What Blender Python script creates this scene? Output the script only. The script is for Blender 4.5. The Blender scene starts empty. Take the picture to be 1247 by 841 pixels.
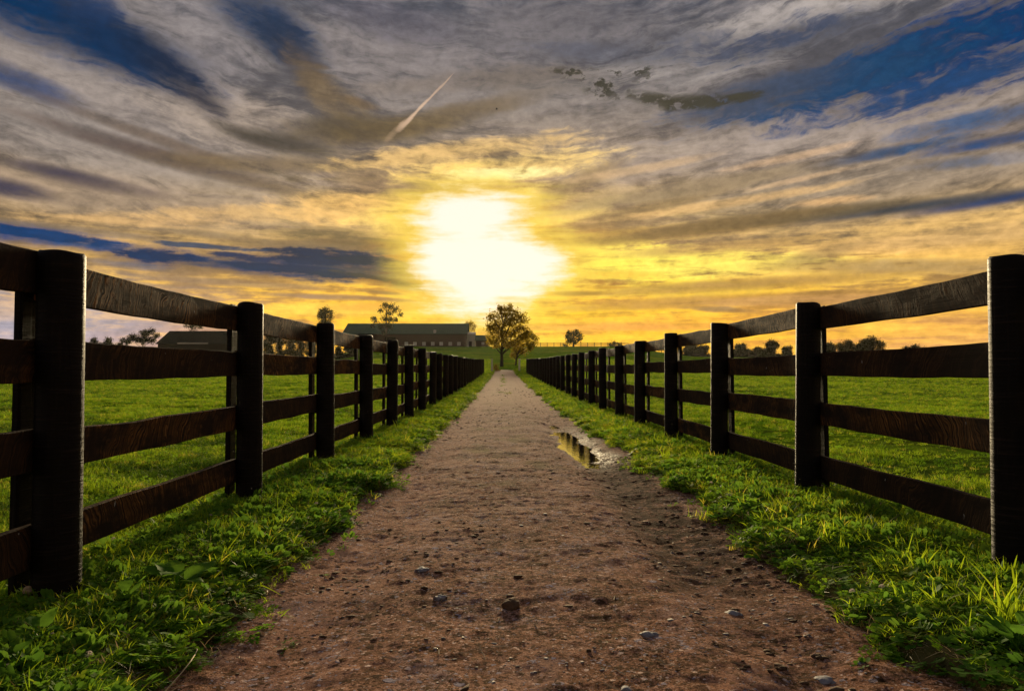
import bpy, bmesh, math, random
import numpy as np
from mathutils import Vector, Matrix

R = math.radians
scene = bpy.context.scene
COL = scene.collection
random.seed(7)
rng = np.random.default_rng(11)

# ------------------------------------------------------------------ camera
EYE = 0.95
FPX = 985.0                      # focal length in pixels of the 1247 px wide photo
cam_d = bpy.data.cameras.new("camera")
cam = bpy.data.objects.new("camera", cam_d)
COL.objects.link(cam)
cam_d.sensor_width = 36.0
cam_d.lens = 36.0 * FPX / 1247.0
cam_d.clip_start = 0.05
cam_d.clip_end = 9000
cam.location = (0, 0, EYE)
cam.rotation_euler = (R(90 + 1.83), 0, R(-0.67))
scene.camera = cam
CAM_ROT = cam.rotation_euler.to_matrix()

def pix_dir(px, py):
    d = CAM_ROT @ Vector(((px - 623.5) / FPX, (420.5 - py) / FPX, -1.0))
    return d.normalized()

def pix_at(px, py, depth):
    d = pix_dir(px, py)
    return Vector((0, 0, EYE)) + d * (depth / d.y)

# ------------------------------------------------------------------ exposure, sun
scene.view_settings.view_transform = 'Standard'
scene.view_settings.look = 'None'
scene.view_settings.gamma = 1.0
scene.view_settings.exposure = 1.0
EXPO = 2.0
SUN_AZ, SUN_EL = R(-1.1), R(8.2)
sun_d = bpy.data.lights.new("sun", 'SUN')
sun_d.energy = 3.3
sun_d.angle = R(9.0)
sun_d.color = (1.0, 0.78, 0.45)
sun = bpy.data.objects.new("sun", sun_d)
COL.objects.link(sun)
SUN_DIR = Vector((math.sin(SUN_AZ) * math.cos(SUN_EL), math.cos(SUN_AZ) * math.cos(SUN_EL), math.sin(SUN_EL)))
sun.rotation_euler = (-SUN_DIR).to_track_quat('-Z', 'Y').to_euler()

# ------------------------------------------------------------------ node helpers
def lin(c):
    return tuple((v / 255 / 12.92) if v / 255 <= 0.04045 else ((v / 255 + 0.055) / 1.055) ** 2.4 for v in c) + (1.0,)

class NT:
    """Small wrapper for building shader node trees."""
    def __init__(self, tree):
        self.t = tree
        self.n = tree.nodes
        self.l = tree.links
    def new(self, typ, **kw):
        nd = self.n.new(typ)
        for k, v in kw.items():
            setattr(nd, k, v)
        return nd
    def put(self, sock, v):
        if isinstance(v, bpy.types.NodeSocket):
            self.l.new(v, sock)
        elif v is not None:
            sock.default_value = v
    def m(self, op, a, b=None, c=None, clamp=False):
        nd = self.new('ShaderNodeMath', operation=op, use_clamp=clamp)
        self.put(nd.inputs[0], a)
        if b is not None: self.put(nd.inputs[1], b)
        if c is not None: self.put(nd.inputs[2], c)
        return nd.outputs[0]
    def add(self, a, b): return self.m('ADD', a, b)
    def sub(self, a, b): return self.m('SUBTRACT', a, b)
    def mul(self, a, b): return self.m('MULTIPLY', a, b)
    def madd(self, a, b, c): return self.m('MULTIPLY_ADD', a, b, c)
    def smooth(self, x, a, b, lo=0.0, hi=1.0):
        nd = self.new('ShaderNodeMapRange', interpolation_type='SMOOTHSTEP')
        if a > b: a, b, lo, hi = b, a, hi, lo
        self.put(nd.inputs['Value'], x)
        nd.inputs['From Min'].default_value = a; nd.inputs['From Max'].default_value = b
        nd.inputs['To Min'].default_value = lo; nd.inputs['To Max'].default_value = hi
        return nd.outputs[0]
    def comb(self, x, y, z=0.0):
        nd = self.new('ShaderNodeCombineXYZ')
        for i, v in enumerate((x, y, z)): self.put(nd.inputs[i], v)
        return nd.outputs[0]
    def noise(self, vec, scale=1.0, detail=6.0, rough=0.55, dist=0.0, lac=2.0):
        nd = self.new('ShaderNodeTexNoise')
        if vec is not None: self.put(nd.inputs['Vector'], vec)
        nd.inputs['Scale'].default_value = scale; nd.inputs['Detail'].default_value = detail
        nd.inputs['Roughness'].default_value = rough; nd.inputs['Distortion'].default_value = dist
        nd.inputs['Lacunarity'].default_value = lac
        return nd.outputs['Fac']
    def voro(self, vec, scale, feature='F1', out='Distance', rand=1.0):
        nd = self.new('ShaderNodeTexVoronoi', feature=feature)
        if vec is not None: self.put(nd.inputs['Vector'], vec)
        nd.inputs['Scale'].default_value = scale
        nd.inputs['Randomness'].default_value = rand
        return nd.outputs[out]
    def mix(self, f, a, b, blend='MIX'):
        nd = self.new('ShaderNodeMix', data_type='RGBA', blend_type=blend)
        nd.clamp_factor = True
        self.put(nd.inputs[0], f); self.put(nd.inputs[6], a); self.put(nd.inputs[7], b)
        return nd.outputs[2]
    def ramp(self, f, stops, interp='LINEAR'):
        nd = self.new('ShaderNodeValToRGB')
        cr = nd.color_ramp
        cr.interpolation = interp
        while len(cr.elements) < len(stops): cr.elements.new(0.5)
        for e, (p, c) in zip(cr.elements, stops):
            e.position = p; e.color = c if len(c) == 4 else tuple(c) + (1.0,)
        self.put(nd.inputs[0], f)
        return nd.outputs[0]
    def mapping(self, vec, scale=(1, 1, 1), loc=(0, 0, 0), rot=(0, 0, 0)):
        nd = self.new('ShaderNodeMapping')
        self.put(nd.inputs[0], vec)
        nd.inputs['Scale'].default_value = scale; nd.inputs['Location'].default_value = loc
        nd.inputs['Rotation'].default_value = rot
        return nd.outputs[0]
    def bump(self, h, strength=0.5, dist=0.01, normal=None):
        nd = self.new('ShaderNodeBump')
        N_ = self; N_.put(nd.inputs['Strength'], strength); nd.inputs['Distance'].default_value = dist
        self.put(nd.inputs['Height'], h)
        if normal is not None: self.put(nd.inputs['Normal'], normal)
        return nd.outputs[0]

# ------------------------------------------------------------------ sky (world)
world = bpy.data.worlds.new("World")
scene.world = world
world.use_nodes = True
W = NT(world.node_tree)
W.n.clear()

def build_sky():
    tc = W.new('ShaderNodeTexCoord')
    nrm = W.new('ShaderNodeVectorMath', operation='NORMALIZE')
    W.l.new(tc.outputs['Generated'], nrm.inputs[0])
    D = nrm.outputs[0]
    sep = W.new('ShaderNodeSeparateXYZ'); W.l.new(D, sep.inputs[0])
    x, y, z = sep.outputs
    az = W.mul(W.m('ARCTAN2', x, y), 57.29578)       # degrees, 0 along the lane, + right
    el = W.mul(W.m('ARCSINE', z), 57.29578)
    # cloud coordinates on the unit sky: continuous all the way round
    ce = W.m('MAXIMUM', W.m('SQRT', W.add(W.mul(x, x), W.mul(y, y))), 0.02)
    sx = W.mul(W.m('DIVIDE', x, ce), 57.3); sy = W.mul(W.m('DIVIDE', y, ce), 57.3)
    L = W.comb(sx, el, sy)
    # the upper streaks sag like garlands: down towards the sun from either side
    sag = W.mul(W.sub(1.0, W.m('EXPONENT', W.mul(W.mul(az, az), -1.0 / 1225.0))), 9.0)
    L2 = W.comb(sx, W.sub(el, sag), sy)
    wv = W.noise(W.mapping(L, (0.16, 0.30, 0.16), (5.1, 3.2, 0)), 1.0, 4, 0.5)
    L2 = W.comb(sx, W.madd(W.sub(wv, 0.5), 3.2, W.sub(el, sag)), sy)
    nA = W.noise(W.mapping(L2, (0.045, 0.26, 0.045), (3.1, 1.7, 0)), 1.0, 6, 0.52, 0.2)
    nB = W.noise(W.mapping(L2, (0.22, 1.7, 0.22), (0.3, 4.7, 0)), 1.0, 5, 0.64, 0.2)
    nC = W.noise(W.mapping(L, (0.080, 0.66, 0.080), (7.3, 2.2, 0), (0, 0, R(2))), 1.0, 6, 0.56, 0.4)
    nD = W.noise(W.mapping(L, (0.50, 1.0, 0.50), (1.3, 9.2, 0)), 1.0, 6, 0.64, 0.3)
    nE = W.noise(W.mapping(L, (0.26, 2.3, 0.26), (4.4, 0.2, 0), (0, 0, R(1.5))), 1.0, 4.5, 0.62, 0.3)
    cB = W.sub(nB, 0.5); cD = W.sub(nD, 0.5); cE = W.sub(nE, 0.5)
    hi = W.smooth(el, 6.5, 12.5)
    t = W.m('DIVIDE', el, 40.0, clamp=True)
    k = lambda d: d / 40.0
    lit = W.ramp(t, [(k(0), lin((250, 186, 90))), (k(2.5), lin((255, 184, 50))), (k(5.5), lin((250, 192, 78))),
                     (k(8), lin((226, 178, 104))), (k(10.5), lin((186, 156, 114))), (k(13.5), lin((156, 136, 118))),
                     (k(18), lin((138, 127, 120))), (k(25), lin((130, 124, 125))), (k(40), lin((126, 125, 132)))])
    shd = W.ramp(t, [(k(0), lin((230, 150, 66))), (k(2.5), lin((214, 142, 48))), (k(5.5), lin((164, 124, 68))),
                     (k(8), lin((128, 106, 78))), (k(10.5), lin((106, 92, 76))), (k(13.5), lin((92, 83, 78))),
                     (k(18), lin((86, 82, 84))), (k(25), lin((78, 80, 90))), (k(40), lin((70, 76, 92)))])
    nlow = W.madd(cE, 0.55, nC)
    nhigh = W.madd(cB, 0.62, nA)
    nmix = W.new('ShaderNodeMix', data_type='FLOAT')
    W.put(nmix.inputs[0], hi); W.put(nmix.inputs[2], nlow); W.put(nmix.inputs[3], nhigh)
    f = W.smooth(W.madd(cD, 0.34, nmix.outputs[0]), 0.32, 0.68)
    col = W.mix(f, shd, lit)

    # away from the sun the low sky cools to a pale blue grey with a little pink
    side = W.mul(W.smooth(W.madd(cE, 8.0, az), -11, -30), W.smooth(W.madd(cE, 3.0, el), 7.5, 2.5))
    cool = W.ramp(W.m('DIVIDE', el, 10.0, clamp=True), [(0.0, lin((196, 160, 160))), (0.25, lin((164, 160, 176))), (0.5, lin((128, 146, 176))), (1.0, lin((160, 150, 140)))])
    cool = W.mix(W.mul(f, 0.5), cool, lin((206, 176, 164)))
    col = W.mix(side, col, cool)
    sideR = W.mul(W.smooth(az, 14, 30), W.smooth(el, 6.5, 1.0))
    col = W.mix(W.mul(sideR, 0.45), col, lin((226, 170, 128)))

    # ---- the named clouds and clear gaps of this evening, each an ellipse frayed by noise
    AE = [W.comb(az, el, 1.0), 0]
    frH = W.add(W.mul(cD, -2.3), W.mul(cB, -3.1))      # fraying of the high streaks ...
    frL = W.add(W.mul(cD, -2.2), W.mul(cE, -3.0))      # ... and of the low bars
    def dotc(vec):
        nd = W.new('ShaderNodeVectorMath', operation='DOT_PRODUCT')
        W.l.new(AE[0], nd.inputs[0]); nd.inputs[1].default_value = vec
        return nd.outputs['Value']
    def blob(cx, cy, hl, hw, ang, colour, amount=1.0, fray=1.0, inner=0.0, tex=None, base=None, kd=0.9, ke=0.9):
        AE[1] += 1
        if AE[1] % 10 == 0:       # keeps the compiled shader in stages, so that it fits the renderer's node stack
            AE[0] = W.comb(W.madd(base, 1e-6, az), el, 1.0)
        d = pix_dir(cx, cy)
        a0 = math.degrees(math.atan2(d.x, d.y)); e0 = math.degrees(math.asin(d.z))
        s = 57.3 / FPX
        ca, sa = math.cos(R(ang)), math.sin(R(ang))
        u = dotc((ca / (hl * s), -sa / (hl * s), (-a0 * ca + e0 * sa) / (hl * s)))
        v = dotc((sa / (hw * s), ca / (hw * s), (-a0 * sa - e0 * ca) / (hw * s)))
        r2 = W.madd(v, v, W.madd(u, u, W.mul(frL if cy > 262 else frH, fray * 0.5 * (kd + ke))))
        msk = W.smooth(r2, 1.55, inner - 0.25, 0.0, amount)
        if tex is not None: msk = W.mul(msk, tex)
        return W.mix(msk, base, colour)
    BLUE, DBLUE, NAVY = lin((10, 42, 86)), lin((22, 38, 70)), lin((0, 44, 90))
    S = 1.12
    def put(rows, col):
        for (cx, cy, hl, hw, ang, rgb, amt, fray, kd, ke) in rows:
            col = blob(cx, cy, hl * S, hw * S, ang, lin(rgb), amt, fray, 0.0, None, col, kd, ke)
        return col
    # broad pale veils first, then the clear blue gaps and grey bands
    col = put([
        (150, 118, 210, 40, 17, (150, 138, 131), .75, .8, .9, .9), (120, 180, 210, 34, 13, (150, 139, 131), .7, .8, .9, .9),
        (290, 150, 110, 34, 18, (170, 152, 136), .7, .9, .9, .9), (260, 45, 60, 60, 34, (140, 132, 132), .6, .8, .9, .9),
        (470, 75, 110, 40, 10, (132, 123, 121), .6, .9, .9, .7), (640, 45, 170, 40, -6, (128, 120, 120), .55, .9, 1.2, .5),
        (1000, 155, 320, 28, -6, (166, 150, 138), .85, .7, .9, .9), (1080, 215, 250, 22, -3, (156, 138, 118), .7, .8, .9, .9),
        (160, 245, 260, 24, 3, (166, 143, 120), .75, .6, .9, .9), (900, 40, 200, 16, -12, (160, 151, 146), .75, 1.0, 1.0, 1.2),
        (1000, 12, 200, 14, -6, (168, 158, 152), .8, 1.0, 1.0, 1.0), (880, 80, 120, 14, -12, (146, 138, 134), .6, 1.0, 1.0, 1.0),
        (45, 12, 150, 34, 14, (0, 44, 82), 1.0, .7, .8, .9), (120, 45, 70, 26, 24, (4, 42, 78), .98, .8, 1.0, .8), (165, 68, 60, 20, 32, (14, 42, 74), .95, .8, 1.1, .8),
        (215, 92, 62, 17, 33, (18, 34, 58), .98, .8, 1.2, .8), (248, 122, 30, 8, 30, (56, 54, 62), .8, .8, 1, .8),
        (325, 28, 62, 26, 26, (24, 48, 78), .98, .9, 1.1, .8), (352, 58, 44, 22, 38, (32, 46, 68), .95, 1.0, 1.2, .8), (378, 92, 40, 16, 44, (92, 78, 64), .8, 1.0, 1.2, .8),
        (405, 122, 46, 20, 38, (110, 92, 68), .75, .9, 1.0, .8), (440, 126, 22, 5, 14, (104, 84, 58), .7, .8, 1.0, .8),
        (22, 98, 58, 12, 15, (52, 66, 98), .95, .7, .9, .9), (110, 8, 30, 20, 0, (34, 52, 84), .6, .9, 1, 1),
        (1170, 48, 150, 26, -13, (0, 38, 88), 1.0, 1.2, .9, 1.3), (1090, 78, 150, 24, -13, (0, 50, 94), .98, 1.2, .9, 1.3), (1200, 88, 120, 22, -11, (0, 48, 94), .95, 1.2, .9, 1.3),
        (1000, 104, 160, 22, -10, (26, 62, 96), .9, 1.1, .9, 1.3), (920, 116, 90, 18, -8, (62, 70, 88), .8, 1.0, .9, 1.2), (1120, 112, 140, 12, -9, (30, 62, 102), .85, 1.1, .9, 1.3),
        (945, 48, 80, 15, -8, (48, 60, 84), .9, 1.3, 1.3, 1.2), (850, 52, 60, 14, 6, (70, 74, 90), .75, 1.3, 1.3, 1.2), (770, 66, 110, 13, 4, (74, 77, 90), .75, 1.2, 1.2, 1.0), (690, 22, 90, 16, 2, (96, 92, 96), .6, 1.2, 1.3, .8), (470, 22, 80, 20, 8, (92, 88, 98), .6, 1.0, 1.2, .8),
        (1195, 146, 75, 10, -5, (48, 80, 118), .9, 1.0, .9, 1.1), (1085, 185, 80, 5.5, -5, (44, 72, 104), .95, 1.0, .8, 1.1), (1215, 172, 70, 6, -4, (34, 66, 108), .95, 1.0, .8, 1.1), (1190, 196, 60, 6, 0, (72, 90, 116), .7, 1.0, 1.0, 1.1), (1238, 188, 24, 8, 0, (160, 146, 136), .6, 1.0, 1.3, .6),
        (200, 172, 120, 6, 14, (104, 88, 76), .85, .7, .8, .9), (215, 196, 150, 9, 11, (86, 72, 66), .95, .6, .8, .8), (330, 200, 120, 10, -2, (108, 90, 66), .8, .7, .8, .8),
        (345, 174, 62, 11, 7, (44, 44, 40), 1.0, .7, 1.0, .8), (300, 165, 40, 7, 18, (66, 60, 54), .85, .7, 1, .8), (425, 158, 80, 16, -4, (82, 70, 50), .9, .6, 1, .8), (515, 150, 100, 13, -12, (96, 80, 54), .9, .6, 1, .8), (590, 130, 80, 10, -10, (112, 96, 76), .65, .7, 1, .8),
        (85, 214, 62, 7, 7, (54, 50, 68), .95, .6, .8, .8), (5, 228, 45, 9, 6, (46, 46, 70), .95, .6, .8, .8), (130, 228, 60, 6, 4, (100, 86, 82), .7, .7, .8, .8),
        (560, 100, 130, 10, -6, (124, 110, 98), .5, .9, 1.2, .8), (650, 96, 90, 16, 2, (104, 94, 86), .6, .9, 1.2, .8)], col)
    # small dark puffs right of the trail
    nP = W.noise(W.mapping(L, (1.5, 2.2, 1.5)), 1.0, 5, 0.6, 0.2)
    clump = W.smooth(W.madd(nP, 0.7, W.mul(nD, 0.4)), 0.52, 0.62)
    clump2 = W.smooth(W.madd(nP, 0.7, W.mul(nD, 0.4)), 0.44, 0.56)
    for (cx, cy, hl, hw, ang) in ((708, 92, 34, 10, 8), (742, 104, 34, 18, 10), (768, 90, 34, 9, -4)):
        col = blob(cx, cy, hl, hw, ang, lin((52, 50, 40)), 0.95, 1.2, 0.3, clump, col, 1.6, 0.2)
    for (cx, cy, hl, hw, ang) in ((800, 122, 40, 9, 12), (850, 124, 50, 9, 0), (898, 119, 34, 6, -4)):
        col = blob(cx, cy, hl, hw, ang, lin((58, 55, 43)), 0.95, 0.9, 0.3, clump2, col, 1.6, 0.2)

    # ---- glow around the veiled sun
    es, as_ = 8.0, -0.85
    cC = W.sub(nC, 0.5)
    wr = W.add(W.add(W.mul(cE, 2.4), W.mul(cD, 3.2)), W.mul(cC, 6.0))
    ex = W.sub(az, as_); ey = W.sub(el, es)
    up = W.smooth(ey, -1.0, 1.5)
    du = W.m('DIVIDE', ex, 1.12); dv = W.m('DIVIDE', ey, 0.98)
    r = W.m('SQRT', W.add(W.mul(du, du), W.mul(dv, dv)))
    rw = W.add(r, W.mul(wr, W.smooth(r, 0.0, 3.5, 0.1, 1.0)))
    gx = W.m('DIVIDE', ex, 13.0); gy = W.m('DIVIDE', ey, W.madd(up, -2.6, 7.5))
    gr = W.add(W.mul(gx, gx), W.mul(gy, gy))
    g = W.m('EXPONENT', W.mul(W.m('MAXIMUM', W.add(gr, W.mul(wr, 0.16)), 0.0), -1.0))
    f2 = W.smooth(W.add(W.madd(cE, 0.9, nC), W.mul(cD, 0.4)), 0.38, 0.60)
    rn = W.smooth(r, 9.0, 4.0)
    gl = W.mix(rn, W.mix(W.smooth(el, 10.0, 5.0), lin((255, 208, 112)), lin((255, 192, 44))), lin((255, 208, 50)))
    gs = W.mix(rn, W.mix(W.smooth(el, 10.0, 5.0), lin((164, 128, 80)), lin((196, 136, 44))), lin((236, 168, 44)))
    col = W.mix(W.mul(g, 0.88), col, W.mix(f2, gs, gl))
    dx2 = W.m('DIVIDE', W.sub(az, 2.5), 25.0); dy2 = W.m('DIVIDE', W.sub(el, 3.6), 3.6)
    g2 = W.m('EXPONENT', W.mul(W.add(W.mul(dx2, dx2), W.mul(dy2, dy2)), -1.0))
    col = W.mix(W.mul(g2, W.smooth(f2, 0.1, 0.9, 0.12, 0.8)), col, lin((255, 196, 44)))
    col = put([
        (770, 325, 130, 20, 0, (255, 236, 84), .85, 1.2, .9, 1.1), (905, 322, 110, 15, 0, (255, 226, 98), .8, 1.2, .9, 1.1), (1010, 332, 110, 12, 0, (255, 206, 92), .7, 1.2, .9, 1.1), (700, 300, 80, 14, -4, (255, 222, 90), .75, 1.2, .9, 1.1),
        (820, 352, 140, 9, 0, (255, 214, 62), .75, 1.2, .9, 1.1), (670, 384, 110, 16, 0, (255, 204, 14), .8, 1.0, .8, 1.0), (520, 384, 90, 14, 0, (255, 196, 18), .75, 1.0, .8, 1.0), (800, 392, 150, 9, 0, (252, 180, 56), .65, 1.0, .8, 1.0),
        (420, 378, 90, 8, 0, (255, 204, 80), .7, 1.1, .8, 1.0), (450, 252, 100, 18, -4, (250, 196, 108), .75, 1.2, .9, 1.0), (500, 262, 60, 14, -4, (255, 218, 112), .7, 1.2, .9, 1.0), (1090, 298, 90, 8, 0, (250, 196, 116), .7, 1.1, .9, 1.0), (1150, 272, 130, 7, -3, (238, 190, 110), .65, 1.1, .9, 1.0),
        (690, 262, 60, 9, -14, (255, 216, 112), .7, 1.2, .9, 1.0), (640, 240, 60, 12, -10, (255, 220, 120), .7, 1.2, 1.0, 1.0)], col)
    # bands and crests lit from behind, in front of the glow
    col = put([
        (490, 222, 75, 15, 2, (152, 124, 92), .85, .8, .9, .8), (560, 186, 130, 12, -7, (238, 194, 118), .7, 1.2, 1.0, 1.0), (610, 205, 120, 14, -5, (255, 212, 120), .8, 1.2, 1.0, 1.0), (605, 212, 60, 7, -4, (255, 242, 166), .85, 1.3, 1.1, 1.0), (500, 190, 60, 8, -10, (226, 184, 116), .6, 1.1, 1.0, 1.0),
        (705, 222, 58, 10, -22, (150, 124, 88), .85, .7, .9, .8), (760, 262, 120, 8, -12, (150, 122, 80), .85, .6, .8, .8), (830, 232, 170, 9, -7, (150, 128, 98), .8, .7, .8, .8), (850, 280, 190, 8, -4, (138, 108, 62), .95, .5, .7, .7), (715, 288, 70, 6, -6, (176, 136, 68), .8, .7, .8, .8),
        (870, 250, 140, 5, -6, (232, 184, 116), .6, .9, .8, 1.0), (960, 192, 70, 4.5, -7, (222, 180, 134), .55, .8, .8, 1.0), (975, 218, 60, 3, -8, (220, 180, 134), .55, .8, .8, 1.0), (1010, 245, 40, 4.5, -2, (240, 188, 124), .7, .8, .8, 1.0), (780, 206, 90, 5, -8, (206, 170, 126), .6, .9, .8, 1.0),
        (1215, 243, 85, 5.5, -5, (20, 52, 94), 1.0, .35, .5, .5), (1110, 252, 110, 5.5, -4, (48, 58, 70), 1.0, .4, .5, .5), (1000, 260, 110, 6, -4, (92, 80, 60), .95, .4, .5, .5), (900, 270, 120, 7, -5, (122, 98, 62), .85, .5, .6, .6),
        (890, 300, 120, 6, -3, (186, 146, 84), .75, .9, .8, 1.0), (1090, 325, 130, 8, 3, (158, 130, 90), .8, .9, .8, 1.0), (1010, 306, 50, 7, -12, (170, 138, 90), .7, .9, .9, 1.0), (1180, 290, 90, 8, 0, (198, 160, 104), .6, .9, .9, 1.0),
        (900, 347, 170, 7, -2, (164, 124, 66), .9, .8, .8, 1.0), (830, 368, 150, 7, -2, (176, 130, 62), .85, .8, .8, 1.0), (990, 365, 120, 6, 0, (196, 146, 88), .7, .8, .8, 1.0), (740, 335, 60, 5, 0, (226, 170, 50), .7, .8, .8, 1.0), (500, 372, 90, 6, -2, (216, 150, 52), .7, .8, .8, 1.0), (760, 398, 140, 5, 0, (226, 148, 70), .7, .8, .8, 1.0),
        (95, 280, 110, 4, 3, (126, 110, 94), .8, .9, .8, 1.1), (240, 284, 80, 4, 4, (140, 118, 90), .8, .9, .8, 1.1), (300, 260, 120, 9, -4, (232, 184, 112), .6, 1.2, .9, 1.0), (140, 268, 110, 6, -2, (222, 176, 112), .65, 1.2, .9, 1.0), (200, 300, 160, 5, 0, (214, 170, 108), .6, 1.2, .9, 1.0)], col)
    # dark blue bars of cloud low on the left
    col = put([
        (40, 287, 85, 10, 4, (30, 62, 112), 1.0, 1.0, .9, .9), (110, 297, 62, 6.5, 3, (48, 74, 112), .95, 1.0, .9, .9),
        (200, 313, 60, 12, 2, (26, 52, 96), 1.0, 1.1, 1.0, .9), (260, 322, 50, 6, 2, (60, 66, 86), .9, 1.0, .9, 1.0), (150, 322, 50, 4, 4, (88, 92, 108), .7, 1.0, .9, 1.0),
        (300, 318, 60, 9, 2, (48, 58, 82), .95, 1.1, 1.0, 1.0), (390, 315, 88, 16, 0, (22, 46, 84), 1.0, 1.1, 1.1, .9), (345, 331, 74, 9, 3, (30, 50, 86), .98, 1.1, 1.0, 1.0), (440, 323, 62, 14, 6, (34, 48, 70), 1.0, 1.1, 1.0, .9), (400, 336, 50, 8, 0, (34, 52, 82), .95, 1.1, 1.2, .9), (480, 341, 70, 9, 8, (74, 70, 62), .95, 1.0, .9, 1.0),
        (425, 292, 70, 11, 5, (104, 88, 60), .95, 1.1, 1.0, 1.0), (370, 300, 90, 5, 2, (130, 108, 76), .8, 1.1, 1.0, 1.0), (485, 300, 40, 4, 6, (160, 124, 60), .8, 1.0, 1.0, 1.0), (300, 345, 90, 4, 2, (150, 122, 92), .75, 1.0, .9, 1.0),
        (380, 361, 60, 3, 2, (146, 116, 92), .9, .9, .8, 1.0), (450, 363, 50, 2.6, 3, (146, 112, 80), .85, .9, .8, 1.0), (465, 356, 24, 2.2, 4, (130, 104, 66), .85, .9, .8, 1.0), (700, 357, 36, 3, 0, (134, 94, 36), .9, 1.0, 1.0, 1.0), (740, 350, 24, 2, 0, (190, 136, 40), .8, 1.0, 1.0, 1.0), (878, 377, 36, 3, 4, (136, 106, 74), .85, 1.0, 1.0, 1.0)], col)
    # contrail
    for (cx, cy, hl, hw, ang, rgb, fr) in ((45, 285, 80, 5, 4, (4, 50, 96), .8), (195, 312, 46, 7, 2, (4, 42, 80), .9), (395, 312, 78, 9, 1, (6, 36, 66), .9), (350, 327, 62, 5, 3, (8, 38, 68), .8), (455, 318, 50, 6, 5, (16, 38, 56), .9), (415, 336, 40, 4.5, 2, (12, 40, 64), .9), (480, 343, 60, 4, 8, (56, 56, 48), .8), (505, 330, 34, 7, 6, (70, 66, 52), .9), (250, 300, 60, 3, 2, (60, 72, 92), .8), (520, 352, 24, 2.5, 6, (110, 88, 44), .8), (290, 312, 40, 4, 4, (30, 46, 78), .9)):
        col = blob(cx, cy, hl, hw, ang, lin(rgb), 0.97, fr * 1.7, 0.7, None, col, 1.1, 1.0)
    fine = W.madd(W.sub(nP, 0.5), 0.75, W.mul(cD, 0.75))
    tx = W.new('ShaderNodeMix', data_type='FLOAT')
    W.put(tx.inputs[0], hi); W.put(tx.inputs[2], W.mul(cE, 1.0)); W.put(tx.inputs[3], W.mul(cB, 0.65))
    gain = W.add(1.07, W.add(fine, tx.outputs[0]))
    vm = W.new('ShaderNodeVectorMath', operation='SCALE')
    W.l.new(col, vm.inputs[0]); W.l.new(gain, vm.inputs['Scale'])
    col = vm.outputs[0]
    for (cx, cy, hl, hw, rgb, am, fr) in ((541, 102, 16, 1.0, (196, 164, 140), .8, .3), (526, 117, 18, 1.3, (208, 174, 148), .9, .35), (511, 132, 17, 1.8, (220, 186, 156), .95, .45), (499, 145, 13, 2.6, (216, 182, 152), .9, .6), (489, 154, 11, 4.0, (200, 168, 138), .85, .8), (478, 163, 13, 4.0, (172, 144, 114), .6, .9)):
        col = blob(cx, cy, hl, hw, -46, lin(rgb), am, fr, 0.0, None, col)
    # burnt-out heart of the glow: three overlapping bright openings with frayed, glowing edges
    def opening(cx, cy, rx, ry):
        d = pix_dir(cx, cy)
        a0 = math.degrees(math.atan2(d.x, d.y)); e0 = math.degrees(math.asin(d.z)); q = 57.3 / FPX
        u = W.m('DIVIDE', W.sub(az, a0), rx * q); v = W.m('DIVIDE', W.sub(el, e0), ry * q)
        return W.sub(1.0, W.m('SQRT', W.add(W.mul(u, u), W.mul(v, v))))
    op = None
    for o in ((584, 326, 60, 54), (576, 262, 58, 27), (628, 320, 56, 27), (548, 318, 40, 30)):
        q = opening(*o)
        op = q if op is None else W.m('SMOOTH_MAX', op, q, 0.25)
    opn = W.add(op, W.add(W.mul(cE, 1.0), W.add(W.mul(cD, 0.9), W.mul(cC, 0.9))))
    halo = W.smooth(opn, -1.35, 0.10)
    col = W.mix(W.mul(halo, 0.9), col, (1.0, 0.70, 0.085, 1))
    core = W.smooth(opn, -0.48, 0.36)
    col = W.mix(core, col, (1.06, 0.955, 0.80, 1))
    # a little real Nishita air behind everything
    nis = W.new('ShaderNodeTexSky', sky_type='NISHITA')
    nis.sun_disc = False
    nis.sun_elevation = SUN_EL
    nis.sun_rotation = SUN_AZ
    air = W.mix(1.0, nis.outputs[0], (0.0012, 0.0012, 0.0012, 1), 'MULTIPLY')
    col = W.mix(1.0, col, air, 'ADD')
    col = W.mix(W.smooth(el, -2.0, -6.0), col, (0.05, 0.05, 0.03, 1))
    bg = W.new('ShaderNodeBackground')
    W.l.new(col, bg.inputs[0]); bg.inputs[1].default_value = 1.0 / EXPO
    out = W.new('ShaderNodeOutputWorld'); W.l.new(bg.outputs[0], out.inputs[0])
build_sky()
world.cycles.sampling_method = 'MANUAL'
world.cycles.sample_map_resolution = 1024

# ------------------------------------------------------------------ materials
MATS = {}
def mat(name):
    m = bpy.data.materials.new(name); m.use_nodes = True
    m.node_tree.nodes.clear()
    MATS[name] = m
    return m, NT(m.node_tree)
def out(N, shader):
    o = N.new('ShaderNodeOutputMaterial'); N.l.new(shader, o.inputs[0])
def principled(N, color, rough=0.8, normal=None, spec=0.3, metal=0.0):
    b = N.new('ShaderNodeBsdfPrincipled')
    N.put(b.inputs['Base Color'], color); N.put(b.inputs['Roughness'], rough)
    N.put(b.inputs['Specular IOR Level'], spec); N.put(b.inputs['Metallic'], metal)
    if normal is not None: N.l.new(normal, b.inputs['Normal'])
    return b.outputs[0]
def coords(N, kind='Object'):
    return N.new('ShaderNodeTexCoord').outputs[kind]

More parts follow.
